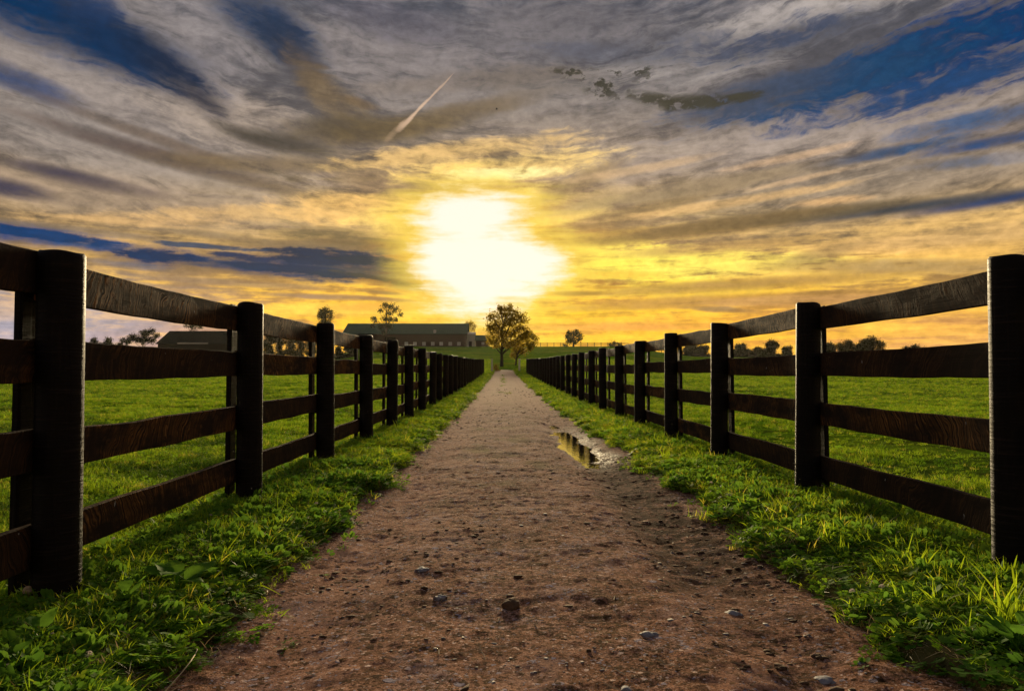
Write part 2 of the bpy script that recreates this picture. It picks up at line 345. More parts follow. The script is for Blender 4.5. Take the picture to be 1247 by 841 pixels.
def make_materials():
    # weathered black-brown fence wood; sawn = the rails with curved saw marks
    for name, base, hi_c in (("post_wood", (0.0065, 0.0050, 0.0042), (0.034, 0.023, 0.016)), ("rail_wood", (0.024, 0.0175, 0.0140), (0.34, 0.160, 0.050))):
        m, N = mat(name)
        oi = N.new('ShaderNodeObjectInfo')
        co = N.new('ShaderNodeVectorMath', operation='ADD')
        N.l.new(coords(N), co.inputs[0])
        N.put(co.inputs[1], N.comb(0.0, N.mul(oi.outputs['Random'], 37.0), N.mul(oi.outputs['Random'], 11.0)))
        c = co.outputs[0]
        if name == "rail_wood":
            sp = N.new('ShaderNodeSeparateXYZ'); N.l.new(c, sp.inputs[0])
            arc = N.add(sp.outputs[1], N.mul(N.m('POWER', N.add(coords_z(N), 0.14), 2.0), 1.9))
            wob = N.noise(c, 2.2, 4, 0.6)
            ph = N.madd(wob, 0.35, arc)
            saw = N.noise(N.comb(0.0, ph, 0.0), 55.0, 3, 0.75)
            saw2 = N.noise(N.comb(0.0, ph, N.mul(sp.outputs[2], 0.05)), 16.0, 3, 0.7)
            grain = N.noise(N.mapping(c, (30, 1.5, 60)), 1.0, 5, 0.65)
            patch = N.mul(N.smooth(N.noise(N.mapping(c, (1, 1.3, 4)), 1.6, 4, 0.6), 0.38, 0.66), N.smooth(oi.outputs['Random'], 0.25, 0.7, 0.25, 1.0))
            h = N.add(N.mul(N.smooth(saw, 0.42, 0.62), patch), N.mul(grain, 0.35))
            f = N.add(N.mul(N.mul(N.smooth(saw, 0.42, 0.62), patch), 0.9), N.mul(N.smooth(saw2, 0.45, 0.75), 0.08))  # saw marks tinted orange-brown: warm sun highlights painted into the colour
            nrm = N.bump(h, 0.9, 0.010)
        else:
            grain = N.noise(N.mapping(c, (60, 60, 3)), 1.0, 5, 0.65)
            ring = N.noise(N.mapping(c, (4, 4, 85)), 1.0, 4, 0.7)
            crack = N.noise(N.mapping(c, (22, 22, 1.2)), 1.0, 2, 0.5)
            h = N.add(N.add(N.mul(grain, 0.4), N.mul(N.smooth(ring, 0.42, 0.70), 0.9)), N.mul(N.smooth(crack, 0.62, 0.68), -1.0))
            f = N.add(N.mul(N.smooth(ring, 0.52, 0.72), 0.6), N.mul(N.smooth(grain, 0.5, 0.8), 0.3))
            nrm = N.bump(h, 0.5, 0.005)
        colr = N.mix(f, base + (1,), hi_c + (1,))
        chip = N.mul(N.smooth(N.noise(N.mapping(c, (1, 1, 0.7)), 24, 3, 0.5), 0.735, 0.755), N.smooth(N.madd(coords_z(N), -0.25, N.noise(c, 3.1, 2, 0.5)), 0.46, 0.56))
        colr = N.mix(chip, colr, (0.36, 0.35, 0.33, 1))
        out(N, principled(N, colr, N.madd(f, -0.10, 0.80 if name == 'rail_wood' else 0.56), nrm, 0.03 if name == 'rail_wood' else 0.10))
    # lane: trodden damp earth, grit and mossy streaks
    m, N = mat("lane_dirt")
    c = coords(N)
    sp = N.new('ShaderNodeSeparateXYZ'); N.l.new(c, sp.inputs[0])
    flat = N.comb(sp.outputs[0], sp.outputs[1], 0.0)
    n1 = N.noise(N.mapping(flat, (1.0, 0.55, 1)), 1.5, 6, 0.6, 0.4)
    n2 = N.noise(flat, 9.0, 8, 0.68, 0.3)
    n3 = N.noise(flat, 42.0, 6, 0.7)
    n4 = N.noise(flat, 160.0, 4, 0.65)
    n5 = N.noise(N.mapping(flat, (1, 0.8, 1), (3.3, 1.1, 0)), 3.6, 7, 0.65, 0.3)
    base = N.mix(N.smooth(n1, 0.36, 0.64), (0.185, 0.088, 0.042, 1), (0.270, 0.148, 0.088, 1))
    base = N.mix(N.mul(N.smooth(n5, 0.50, 0.66), 0.6), base, (0.215, 0.170, 0.170, 1))
    base = N.mix(N.mul(N.smooth(n2, 0.46, 0.66), 0.7), base, (0.330, 0.200, 0.135, 1))
    base = N.mix(N.mul(N.smooth(N.madd(n5, 0.6, N.mul(n2, 0.9)), 0.72, 0.58), 0.75), base, (0.075, 0.042, 0.018, 1))
    base = N.mix(N.mul(N.smooth(n3, 0.50, 0.41), 0.9), base, (0.036, 0.020, 0.011, 1))
    base = N.mix(N.mul(N.smooth(n3, 0.55, 0.64), 0.65), base, (0.46, 0.33, 0.26, 1))
    base = N.mix(N.mul(N.smooth(n4, 0.50, 0.40), 0.7), base, (0.045, 0.026, 0.015, 1))
    base = N.mix(N.mul(N.smooth(n4, 0.58, 0.66), 0.5), base, (0.50, 0.38, 0.32, 1))
    n7 = N.noise(N.mapping(flat, (1, 0.7, 1), (8.1, 2.7, 0)), 2.3, 7, 0.7, 0.5)
    track = N.m('MAXIMUM', N.smooth(N.m('ABSOLUTE', N.add(sp.outputs[0], 0.66)), 0.34, 0.10), N.smooth(N.m('ABSOLUTE', N.sub(sp.outputs[0], 0.86)), 0.32, 0.10))
    track = N.mul(track, N.smooth(n1, 0.25, 0.5, 0.35, 1.0))
    base = N.mix(N.mul(track, 0.45), base, N.mix(n2, (0.200, 0.104, 0.062, 1), (0.300, 0.175, 0.120, 1)))
    debris = N.mul(N.smooth(n7, 0.53, 0.64), N.smooth(N.add(n3, N.mul(n4, 0.5)), 0.84, 0.66))
    debris = N.mul(debris, N.sub(1.0, N.mul(track, 0.7)))
    base = N.mix(N.mul(debris, 0.9), base, (0.040, 0.024, 0.010, 1))
    base = N.mix(N.mul(N.smooth(n7, 0.47, 0.36), 0.35), base, (0.30, 0.205, 0.160, 1))
    # crumbs, clots and chips: cells of a jittered pattern, each either dark, pale, blue-grey or nothing
    wob = N.new('ShaderNodeTexNoise'); N.l.new(flat, wob.inputs['Vector'])
    wob.inputs['Scale'].default_value = 60.0; wob.inputs['Detail'].default_value = 3.0
    wv = N.new('ShaderNodeVectorMath', operation='MULTIPLY_ADD')
    N.l.new(wob.outputs['Color'], wv.inputs[0]); wv.inputs[1].default_value = (0.022, 0.022, 0); N.l.new(flat, wv.inputs[2])
    lumps = 0.0
    for scale, seed, dk, pl, bl in ((26.0, 0, 0.10, 0.0, 0.02), (52.0, 1, 0.20, 0.05, 0.08), (105.0, 2, 0.22, 0.10, 0.10)):
        vn = N.new('ShaderNodeTexVoronoi'); N.put(vn.inputs['Vector'], N.mapping(wv.outputs[0], (1, 1, 1), (seed * 3.7, seed * 1.9, 0)))
        vn.inputs['Scale'].default_value = scale
        vc = N.new('ShaderNodeSeparateColor'); N.l.new(vn.outputs['Color'], vc.inputs[0])
        size = N.madd(vc.outputs[2], 0.34, 0.22)
        disc = N.smooth(N.sub(vn.outputs['Distance'], size), 0.06, -0.08)
        thr = N.madd(N.smooth(n7, 0.46, 0.62), 0.46, dk * 0.8)
        isdark = N.mul(disc, N.m('LESS_THAN', vc.outputs[0], thr))
        base = N.mix(N.mul(isdark, 0.88), base, N.mix(vc.outputs[1], (0.022, 0.013, 0.007, 1), (0.085, 0.050, 0.024, 1)))
        if pl: base = N.mix(N.mul(N.mul(disc, N.m('GREATER_THAN', vc.outputs[0], 1.0 - pl)), 0.85), base, N.mix(vc.outputs[1], (0.34, 0.25, 0.20, 1), (0.62, 0.52, 0.44, 1)))
        inb = N.mul(N.m('LESS_THAN', vc.outputs[1], N.mul(bl, N.smooth(n5, 0.44, 0.60, 0.4, 2.2))), disc)
        base = N.mix(N.mul(inb, 0.9), base, N.mix(vc.outputs[2], (0.11, 0.11, 0.14, 1), (0.27, 0.26, 0.30, 1)))
        lumps = N.add(N.mul(N.add(isdark, inb), 30.0 / scale), lumps)
    clot = N.noise(N.mapping(flat, (1, 0.8, 1), (2.4, 6.6, 0)), 5.5, 8, 0.72, 0.6)
    where = N.smooth(N.add(N.noise(flat, 0.8, 3, 0.5), N.mul(N.smooth(sp.outputs[0], -0.7, 0.6), 0.10)), 0.44, 0.60)
    clots = N.mul(N.mul(N.smooth(clot, 0.51, 0.60), where), N.smooth(N.add(n3, N.mul(n4, 0.6)), 0.92, 0.72))
    base = N.mix(N.mul(clots, 0.9), base, N.mix(n2, (0.028, 0.018, 0.007, 1), (0.062, 0.042, 0.014, 1)))
    # wet dark earth in the right-hand rut and by the puddle
    rut = N.mul(N.smooth(N.m('ABSOLUTE', N.sub(N.madd(n1, 0.6, sp.outputs[0]), 1.36)), 0.40, 0.10), N.smooth(N.add(sp.outputs[1], N.mul(n2, 3)), 18.0, 12.0))
    rut = N.mul(rut, N.smooth(N.add(n2, N.mul(n3, 0.4)), 0.66, 0.84, 1.0, 0.25))
    rut = N.mul(rut, N.smooth(sp.outputs[1], 2.6, 4.6, 0.2, 1.0))
    base = N.mix(N.mul(rut, 0.92), base, (0.022, 0.013, 0.006, 1))
    moss = N.mul(N.smooth(N.m('ABSOLUTE', sp.outputs[0]), 0.9, 0.15), N.smooth(N.noise(N.mapping(flat, (1, 0.4, 1)), 1.7, 5, 0.65), 0.50, 0.66))
    moss = N.mul(moss, N.smooth(sp.outputs[1], 4.0, 9.0, 0.15, 1.0))
    base = N.mix(N.mul(moss, 0.7), base, (0.10, 0.085, 0.022, 1))
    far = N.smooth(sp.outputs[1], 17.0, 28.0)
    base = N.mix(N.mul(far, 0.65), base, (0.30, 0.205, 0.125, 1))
    base = N.mix(1.0, base, (1.70, 1.54, 1.54, 1), 'MULTIPLY')
    h = N.add(N.add(N.mul(n2, 0.8), N.mul(n3, 0.7)), N.add(N.mul(n4, 0.45), N.mul(lumps, 0.35)))
    nrm = N.bump(h, N.smooth(sp.outputs[1], 40.0, 8.0, 0.35, 1.0), 0.016)
    wet = N.mul(N.mul(rut, N.smooth(n3, 0.45, 0.6)), N.smooth(N.m('ABSOLUTE', N.sub(sp.outputs[1], 11.6)), 3.8, 2.4))
    rough = N.sub(0.97, N.mul(wet, 0.5))
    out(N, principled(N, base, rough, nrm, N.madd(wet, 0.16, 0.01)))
    # pasture ground under and beyond the blades
    m, N = mat("pasture")
    c = coords(N)
    sp = N.new('ShaderNodeSeparateXYZ'); N.l.new(c, sp.inputs[0])
    flat = N.comb(sp.outputs[0], sp.outputs[1], 0.0)
    n1 = N.noise(N.mapping(flat, (0.35, 0.16, 1)), 1.0, 8, 0.6, 0.3)
    n2 = N.noise(flat, 1.6, 8, 0.65)
    n3 = N.noise(flat, 14.0, 5, 0.7)
    b = N.mix(N.smooth(n1, 0.35, 0.65), (0.070, 0.150, 0.007, 1), (0.150, 0.265, 0.010, 1))
    b = N.mix(N.mul(N.smooth(n2, 0.52, 0.38), 0.85), b, (0.036, 0.062, 0.007, 1))
    n6 = N.noise(N.mapping(flat, (0.03, 0.06, 1)), 1.0, 5, 0.6, 0.4)
    b = N.mix(N.mul(N.smooth(n6, 0.50, 0.62), 0.6), b, (0.200, 0.215, 0.014, 1))
    b = N.mix(N.mul(N.smooth(n6, 0.48, 0.36), 0.5), b, (0.045, 0.110, 0.008, 1))
    b = N.mix(N.mul(N.smooth(n2, 0.60, 0.74), 0.5), b, (0.22, 0.27, 0.020, 1))
    soil = N.smooth(sp.outputs[1], 14.0, 5.0)
    edge = N.smooth(N.m('ABSOLUTE', N.sub(sp.outputs[0], 0.1)), 2.6, 1.6)
    b = N.mix(N.mul(soil, 0.55), b, (0.050, 0.050, 0.016, 1))
    b = N.mix(N.mul(N.mul(edge, soil), 0.6), b, (0.11, 0.070, 0.040, 1))
    h = N.add(N.mul(n2, 1.2), N.mul(n3, 0.35))
    nrm = N.bump(h, 0.9, 0.12)
    out(N, principled(N, b, 1.0, nrm, 0.0))
    # blades, weeds and leaves: thin, let the low sun through
    def leafy(name, c0, c1, c2, trans=0.5, hi=0.15, rough=0.5):
        m, N = mat(name)
        oi = N.new('ShaderNodeObjectInfo')
        rnd = oi.outputs['Random']
        geo = N.new('ShaderNodeNewGeometry')
        c = geo.outputs['Position']
        big = N.noise(c, 0.7, 5, 0.65)
        med = N.noise(c, 7.0, 3, 0.6)
        f = N.add(N.add(N.mul(rnd, 0.45), N.mul(N.smooth(big, 0.36, 0.64), 0.5)), N.mul(med, 0.25))
        col = N.mix(N.smooth(f, 0.15, 0.8), c0 + (1,), c1 + (1,))
        col = N.mix(N.mul(N.smooth(N.add(med, N.mul(rnd, 0.4)), 0.80, 0.98), 0.9), col, c2 + (1,))
        d = N.new('ShaderNodeBsdfPrincipled')
        N.l.new(col, d.inputs['Base Color']); d.inputs['Roughness'].default_value = rough
        d.inputs['Specular IOR Level'].default_value = hi
        tr = N.new('ShaderNodeBsdfTranslucent')
        hs = N.new('ShaderNodeHueSaturation'); hs.inputs['Hue'].default_value = 0.485; hs.inputs['Value'].default_value = 1.5
        N.l.new(col, hs.inputs['Color']); N.l.new(hs.outputs[0], tr.inputs[0])
        mx = N.new('ShaderNodeMixShader'); mx.inputs[0].default_value = trans
        N.l.new(d.outputs[0], mx.inputs[1]); N.l.new(tr.outputs[0], mx.inputs[2])
        out(N, mx.outputs[0])
    leafy("grass_blade", (0.046, 0.130, 0.006), (0.165, 0.270, 0.009), (0.42, 0.38, 0.05), 0.52, 0.04, 0.7)
    leafy("verge_blade", (0.085, 0.190, 0.009), (0.260, 0.380, 0.012), (0.55, 0.48, 0.05), 0.6, 0.05, 0.65)
    leafy("dark_blade", (0.022, 0.060, 0.006), (0.050, 0.110, 0.008), (0.09, 0.14, 0.015), 0.35, 0.04, 0.7)
    leafy("clover_leaf", (0.070, 0.185, 0.014), (0.150, 0.300, 0.016), (0.22, 0.30, 0.02), 0.52, 0.05, 0.65)
    leafy("broad_leaf", (0.065, 0.175, 0.018), (0.110, 0.240, 0.022), (0.14, 0.26, 0.025), 0.48, 0.06, 0.7)
    leafy("dry_stem", (0.30, 0.22, 0.10), (0.42, 0.32, 0.17), (0.5, 0.4, 0.22), 0.25)
    leafy("tree_leaf", (0.016, 0.022, 0.007), (0.034, 0.042, 0.010), (0.055, 0.052, 0.012), 0.12, 0.05)  # backlit trees: darkness of their silhouettes put into the leaf colour
    leafy("tree_leaf_sunlit", (0.115, 0.100, 0.010), (0.220, 0.175, 0.018), (0.32, 0.24, 0.03), 0.7, 0.05)  # lit copy of the foliage: warm sun glow put into its colour
    leafy("petal", (0.45, 0.40, 0.36), (0.55, 0.50, 0.45), (0.52, 0.38, 0.34), 0.3, 0.05, 0.8)
    m, N = mat("bark")
    c = coords(N)
    n = N.noise(N.mapping(c, (3, 3, 0.6)), 2.0, 6, 0.65)
    out(N, principled(N, N.mix(n, (0.022, 0.016, 0.011, 1), (0.075, 0.056, 0.040, 1)), 0.9, N.bump(n, 0.6, 0.05), 0.1))
    m, N = mat("seed_fluff")
    n = N.noise(coords(N), 60.0, 3, 0.6)
    d = N.new('ShaderNodeBsdfDiffuse'); N.l.new(N.mix(n, (0.55, 0.45, 0.32, 1), (0.8, 0.7, 0.52, 1)), d.inputs[0])
    tr = N.new('ShaderNodeBsdfTranslucent'); tr.inputs[0].default_value = (0.8, 0.65, 0.4, 1)
    mx = N.new('ShaderNodeMixShader'); mx.inputs[0].default_value = 0.5
    N.l.new(d.outputs[0], mx.inputs[1]); N.l.new(tr.outputs[0], mx.inputs[2]); out(N, mx.outputs[0])
    m, N = mat("stone")
    oi = N.new('ShaderNodeObjectInfo')
    c = coords(N)
    n = N.noise(c, 30.0, 5, 0.65)
    isl = N.new('ShaderNodeNewGeometry').outputs['Random Per Island']
    f = N.add(N.mul(isl, 0.7), N.mul(n, 0.3))
    out(N, principled(N, N.ramp(f, [(0.1, (0.08, 0.065, 0.055)), (0.5, (0.17, 0.14, 0.125)), (0.75, (0.19, 0.185, 0.205)), (0.97, (0.42, 0.36, 0.32))]), 0.8, N.bump(n, 0.5, 0.004), 0.3))
    m, N = mat("clod")
    c = coords(N)
    n = N.noise(c, 45.0, 6, 0.7)
    isl = N.new('ShaderNodeNewGeometry').outputs['Random Per Island']
    out(N, principled(N, N.mix(N.add(N.mul(n, 0.5), N.mul(isl, 0.5)), (0.026, 0.015, 0.008, 1), (0.150, 0.092, 0.056, 1)), 0.95, N.bump(n, 0.8, 0.006), 0.1))
    m, N = mat("straw")
    isl = N.new('ShaderNodeNewGeometry').outputs['Random Per Island']
    out(N, principled(N, N.mix(isl, (0.30, 0.20, 0.10, 1), (0.62, 0.50, 0.32, 1)), 0.7, None, 0.3))
    m, N = mat("puddle_water")
    c = coords(N)
    n = N.noise(N.mapping(c, (1, 0.5, 1)), 22.0, 3, 0.6)
    out(N, principled(N, (0.02, 0.014, 0.009, 1), 0.03, N.bump(n, 0.10, 0.010), 1.0))
    def plain(name, a, b, rough=0.7, scale=4.0, spec=0.3, stretch=(1, 1, 1)):
        m, N = mat(name)
        n = N.noise(N.mapping(coords(N), stretch), scale, 5, 0.6)
        out(N, principled(N, N.mix(n, a + (1,), b + (1,)), rough, None, spec))
    plain("green_metal_roof", (0.040, 0.080, 0.048), (0.065, 0.115, 0.070), 0.7, 1.0, 0.08, (3, 0.2, 0.2))
    plain("barn_board", (0.040, 0.026, 0.018), (0.068, 0.043, 0.029), 0.85, 2.0, 0.2, (3, 3, 0.3))
    plain("barn_trim", (0.40, 0.39, 0.37), (0.55, 0.53, 0.50), 0.7)
    plain("pale_siding", (0.28, 0.29, 0.28), (0.38, 0.38, 0.36), 0.7, 2.0, 0.3, (0.3, 0.3, 4))
    plain("dark_board", (0.008, 0.007, 0.006), (0.018, 0.014, 0.012), 0.95, 4.0, 0.0)
    plain("dark_roof", (0.008, 0.011, 0.011), (0.016, 0.022, 0.020), 0.95, 4.0, 0.0)
    plain("skylight", (0.30, 0.28, 0.27), (0.42, 0.40, 0.38), 0.5)
    plain("bird_feather", (0.01, 0.01, 0.01), (0.03, 0.03, 0.03), 0.8)
    m, N = mat("window_glass")
    n = N.noise(coords(N), 2.0, 2, 0.5)
    out(N, principled(N, N.mix(n, (0.30, 0.32, 0.34, 1), (0.45, 0.47, 0.48, 1)), 0.15, None, 0.5))

def coords_z(N):
    s = N.new('ShaderNodeSeparateXYZ'); N.l.new(coords(N), s.inputs[0])
    return s.outputs[2]
make_materials()

# ------------------------------------------------------------------ object helpers
def tag(o, label=None, cat=None, group=None, kind=None):
    if label: o['label'] = label
    if cat: o['category'] = cat
    if group: o['group'] = group
    if kind: o['kind'] = kind
    return o
def empty(name, loc=(0, 0, 0), label=None, cat=None, group=None):
    o = bpy.data.objects.new(name, None); COL.objects.link(o)
    o.empty_display_size = 0.2
    o.location = loc
    return tag(o, label, cat, group)
def link(name, me, material=None, parent=None, loc=(0, 0, 0), rot=(0, 0, 0)):
    o = bpy.data.objects.new(name, me); COL.objects.link(o)
    if material and not me.materials: me.materials.append(MATS[material])
    o.parent = parent; o.location = loc; o.rotation_euler = rot
    return o
def pyd(name, V, F, smooth=False):
    me = bpy.data.meshes.new(name)
    V = np.asarray(V, dtype=np.float32)
    if isinstance(F, np.ndarray):
        nf, k = F.shape
        me.vertices.add(len(V)); me.vertices.foreach_set('co', V.ravel())
        me.loops.add(nf * k); me.loops.foreach_set('vertex_index', F.astype(np.int32).ravel())
        me.polygons.add(nf)
        me.polygons.foreach_set('loop_start', np.arange(0, nf * k, k, dtype=np.int32))
        me.update(calc_edges=True)
    else:
        me.from_pydata([tuple(map(float, v)) for v in V], [], F); me.update()
    if smooth: me.polygons.foreach_set('use_smooth', np.ones(len(me.polygons), dtype=bool))
    me.validate()
    return me
def bm_box(bm, x0, x1, y0, y1, z0, z1):
    vs = [bm.verts.new(p) for p in ((x0, y0, z0), (x1, y0, z0), (x1, y1, z0), (x0, y1, z0), (x0, y0, z1), (x1, y0, z1), (x1, y1, z1), (x0, y1, z1))]
    for f in ((0, 3, 2, 1), (4, 5, 6, 7), (0, 1, 5, 4), (1, 2, 6, 5), (2, 3, 7, 6), (3, 0, 4, 7)):
        bm.faces.new([vs[i] for i in f])
    return vs
def bm_mesh(name, bm, smooth=False):
    bmesh.ops.recalc_face_normals(bm, faces=bm.faces)
    me = bpy.data.meshes.new(name); bm.to_mesh(me); bm.free()
    if smooth: me.polygons.foreach_set('use_smooth', np.ones(len(me.polygons), dtype=bool))
    return me
def box_mesh(name, sx, sy, sz, bevel=0.0):
    bm = bmesh.new(); bm_box(bm, -sx / 2, sx / 2, -sy / 2, sy / 2, 0, sz)
    if bevel: bmesh.ops.bevel(bm, geom=bm.edges[:], offset=bevel, segments=2, affect='EDGES')
    return bm_mesh(name, bm)

# smooth value noise for geometry
_tab = np.random.default_rng(3).random((256, 256))
def vnoise(x, y):
    xi = np.floor(x).astype(int); yi = np.floor(y).astype(int)
    fx = x - xi; fy = y - yi
    fx = fx * fx * (3 - 2 * fx); fy = fy * fy * (3 - 2 * fy)
    g = lambda a, b: _tab[a & 255, b & 255]
    return (g(xi, yi) * (1 - fx) * (1 - fy) + g(xi + 1, yi) * fx * (1 - fy) + g(xi, yi + 1) * (1 - fx) * fy + g(xi + 1, yi + 1) * fx * fy) - 0.5
def fbm(x, y, f, oct=4, gain=0.5):
    s = 0; a = 1.0
    for o in range(oct):
        s = s + a * vnoise(x * f + 17.3 * o, y * f + 9.1 * o); f *= 2.03; a *= gain
    return s

# ------------------------------------------------------------------ terrain heights
KD = [-6000, 0, 24, 50, 80, 110, 180, 300, 340, 420, 1000, 6000]
KZ = [0, 0, 0.0, 0.28, 0.72, 1.50, 4.3, 10.2, 11.0, 10.5, 6, 0]
def hill(x, y):
    x = np.asarray(x, float); y = np.asarray(y, float)
    d = np.where(y > 0, np.sqrt(x * x + y * y), 0.0)
    b = np.interp(d, KD, KZ)
    b = (b + np.interp(d - 8, KD, KZ) + np.interp(d + 8, KD, KZ)) / 3
    a = np.degrees(np.arctan2(x, np.maximum(y, 0.01)))
    fac = np.interp(a, [-180, -34, -19, -12.5, -9, 8.5, 13, 20, 34, 180], [0.30, 0.42, 0.52, 0.60, 1.0, 1.0, 0.62, 0.55, 0.45, 0.30])
    return b * np.where(d > 25, fac, 1.0)
XL, XR = -1.08, 1.45                       # edges of the lane
def edge_l(y): return XL + 0.15 * fbm(y, y * 0 + 2.2, 1.3, 5, 0.65)
def edge_r(y): return XR + 0.19 * fbm(y, y * 0 + 7.7, 1.0, 5, 0.65)
def sstep(a, b, x):
    t = np.clip((x - a) / (b - a), 0, 1); return t * t * (3 - 2 * t)
def ground_z(x, y):
    x = np.asarray(x, float); y = np.asarray(y, float)
    z = hill(x, y)
    near = 1 - sstep(60, 110, y)
    bumps = 0.030 * fbm(x, y, 1.3, 3) + 0.06 * fbm(x, y, 0.22, 2) * sstep(2.5, 6, np.abs(x))
    off = 0.035 + bumps
    inl = sstep(-0.02, 0.13, x - edge_l(y)) * sstep(-0.02, 0.13, edge_r(y) - x)
    off = off * (1 - inl) - 0.11 * inl
    inlane = np.where(y < 96, 1.0, 0.0)
    return z + np.where(inlane > 0, off, bumps)
PUD = (0.95, 11.7, 0.29, 3.3)
def lane_z(x, y, fine=True):
    z = hill(x, y) - 0.012
    z = z - 0.028 * np.exp(-((x + 0.72) / 0.2) ** 2) - 0.034 * np.exp(-((x - 0.97) / 0.2) ** 2)
    z = z + 0.020 * fbm(x, y, 2.2, 3)
    if fine:
        rough = fbm(x, y, 11.0, 3, 0.6)
        fd = 1 - sstep(9, 20, y)
        z = z + 0.0065 * rough * fd + 0.005 * fd * np.maximum(fbm(x + 3, y, 24.0, 2, 0.6) - 0.12, 0) * 3
    e = ((x - PUD[0] - 0.03 * (11.8 - y) * 0.6) / PUD[2]) ** 2 + ((y - PUD[1]) / PUD[3]) ** 2
    z = z - 0.054 * np.exp(-e * e * 0.8) * (1 + 0.9 * fbm(x, y * 0.6, 5.0, 3))
    z = z - 0.10 * (1 - sstep(-0.13, -0.02, x - edge_l(y))) - 0.10 * (1 - sstep(-0.13, -0.02, edge_r(y) - x))
    return z
def grid_mesh(name, xs, ys, zf, smooth=True):
    X, Y = np.meshgrid(xs, ys)
    V = np.stack([X.ravel(), Y.ravel(), zf(X, Y).ravel()], 1)
    nx, ny = len(xs), len(ys)
    i = (np.arange(ny - 1)[:, None] * nx + np.arange(nx - 1)[None, :]).ravel()
    F = np.stack([i, i + 1, i + nx + 1, i + nx], 1)
    return pyd(name, V, F, smooth)
def geo_steps(a, b, s0, g):
    v = [a]; s = s0
    while v[-1] < b: v.append(v[-1] + s); s *= g
    v[-1] = b
    return np.array(v)
xr = geo_steps(3.4, 4000, 0.09, 1.075)
xs = np.concatenate([-xr[::-1], np.arange(-3.4, 3.4, 0.055)[1:], xr])
ys = np.concatenate([np.array([-4000, -1500, -500, -200, -80, -40, -20, -12, -8, -5]), np.arange(-3, 1.5, 0.25), np.arange(1.5, 10, 0.07), geo_steps(10, 5500, 0.09, 1.022)])
tag(link("pasture_ground", grid_mesh("pasture_ground", xs, ys, ground_z), "pasture"), "green pasture rolling up to a low rise beyond the fences", None, None, 'structure')
ty = np.concatenate([np.arange(-8, 1.8, 0.14), np.arange(1.8, 7.5, 0.022), geo_steps(7.5, 96, 0.024, 1.012)])
tag(link("dirt_lane", grid_mesh("dirt_lane", np.arange(-1.55, 2.0, 0.0215), ty, lane_z), "lane_dirt"), "muddy brown dirt lane running straight between the two fences", None, None, 'structure')
# puddle in the right-hand rut
bm = bmesh.new()
ring = []
for k in range(40):
    a = 2 * math.pi * k / 40
    yy = PUD[1] + math.cos(a) * 3.5
    ring.append(bm.verts.new((PUD[0] + 0.018 * (11.8 - yy) + math.sin(a) * 0.46, yy, -0.074)))
bm.faces.new(ring)
tag(link("puddle", bm_mesh("puddle", bm), "puddle_water"), "long shiny rain puddle in the right rut of the lane", None, None, 'structure')

# ------------------------------------------------------------------ fences
FENCE_END = 30
def wood_post(seed, w, d, h):
    r = random.Random(seed)
    bm = bmesh.new()
    bm_box(bm, -w / 2, w / 2, -d / 2, d / 2, -0.35, h)
    bmesh.ops.bevel(bm, geom=bm.edges[:], offset=0.007, segments=3, affect='EDGES')
    for v in bm.verts:
        if v.co.z > h - 0.02: v.co.z += 0.012 * (v.co.x / w + r.uniform(-.4, .4) * v.co.y / d) - 0.004
    bmesh.ops.bisect_plane(bm, geom=bm.verts[:] + bm.edges[:] + bm.faces[:], plane_co=(0, 0, 0.5), plane_no=(0, 0, 1))
    k1, k2 = r.uniform(-.004, .004), r.uniform(-.004, .004)
    for v in bm.verts:
        v.co.x += k1 * v.co.z; v.co.y += k2 * v.co.z
    return bm_mesh("post", bm)
def wood_rail(seed, length, th, w):
    r = random.Random(seed)
    n = 14
    f1, f2, p1, p2 = r.uniform(1.5, 3), r.uniform(3, 8), r.uniform(0, 6), r.uniform(0, 6)
    sag = r.uniform(-0.002, 0.007); warp = r.uniform(-.003, .003)
    ww = w * r.uniform(0.96, 1.04)
    bite = r.uniform(0.25, 0.75); bd = r.choice((0.0, 0.0, 0.010, 0.018))
    V, F = [], []
    b = 0.004
    for i in range(n + 1):
        t = i / n; y = (t - 0.5) * length
        zc = -sag * math.sin(math.pi * t) ** 2
        top = ww / 2 + 0.0015 * math.sin(f1 * 6 * t + p1) + 0.0012 * math.sin(f2 * 6 * t + p2) - bd * math.exp(-((t - bite) / 0.09) ** 2) + r.uniform(-.001, .001)
        bot = -ww / 2 + 0.0018 * math.sin(f2 * 3 * t + p1) + 0.0014 * math.sin(f1 * 9 * t + p2) + r.uniform(-.001, .001)
        xo = warp * math.sin(math.pi * t)
        for (x, z) in ((-th / 2 + b, bot), (th / 2 - b, bot), (th / 2, bot + b), (th / 2, top - b), (th / 2 - b, top), (-th / 2 + b, top), (-th / 2, top - b), (-th / 2, bot + b)):
            V.append((x + xo, y, z + zc))
    for i in range(n):
        for k in range(8):
            a = i * 8 + k; c = i * 8 + (k + 1) % 8
            F.append((a, c, c + 8, a + 8))
    F.append(tuple(range(7, -1, -1))); F.append(tuple(n * 8 + k for k in range(8)))
    me = pyd("rail", V, F)
    bm = bmesh.new(); bm.from_mesh(me); bmesh.ops.recalc_face_normals(bm, faces=bm.faces); bm.to_mesh(me); bm.free()
    return me
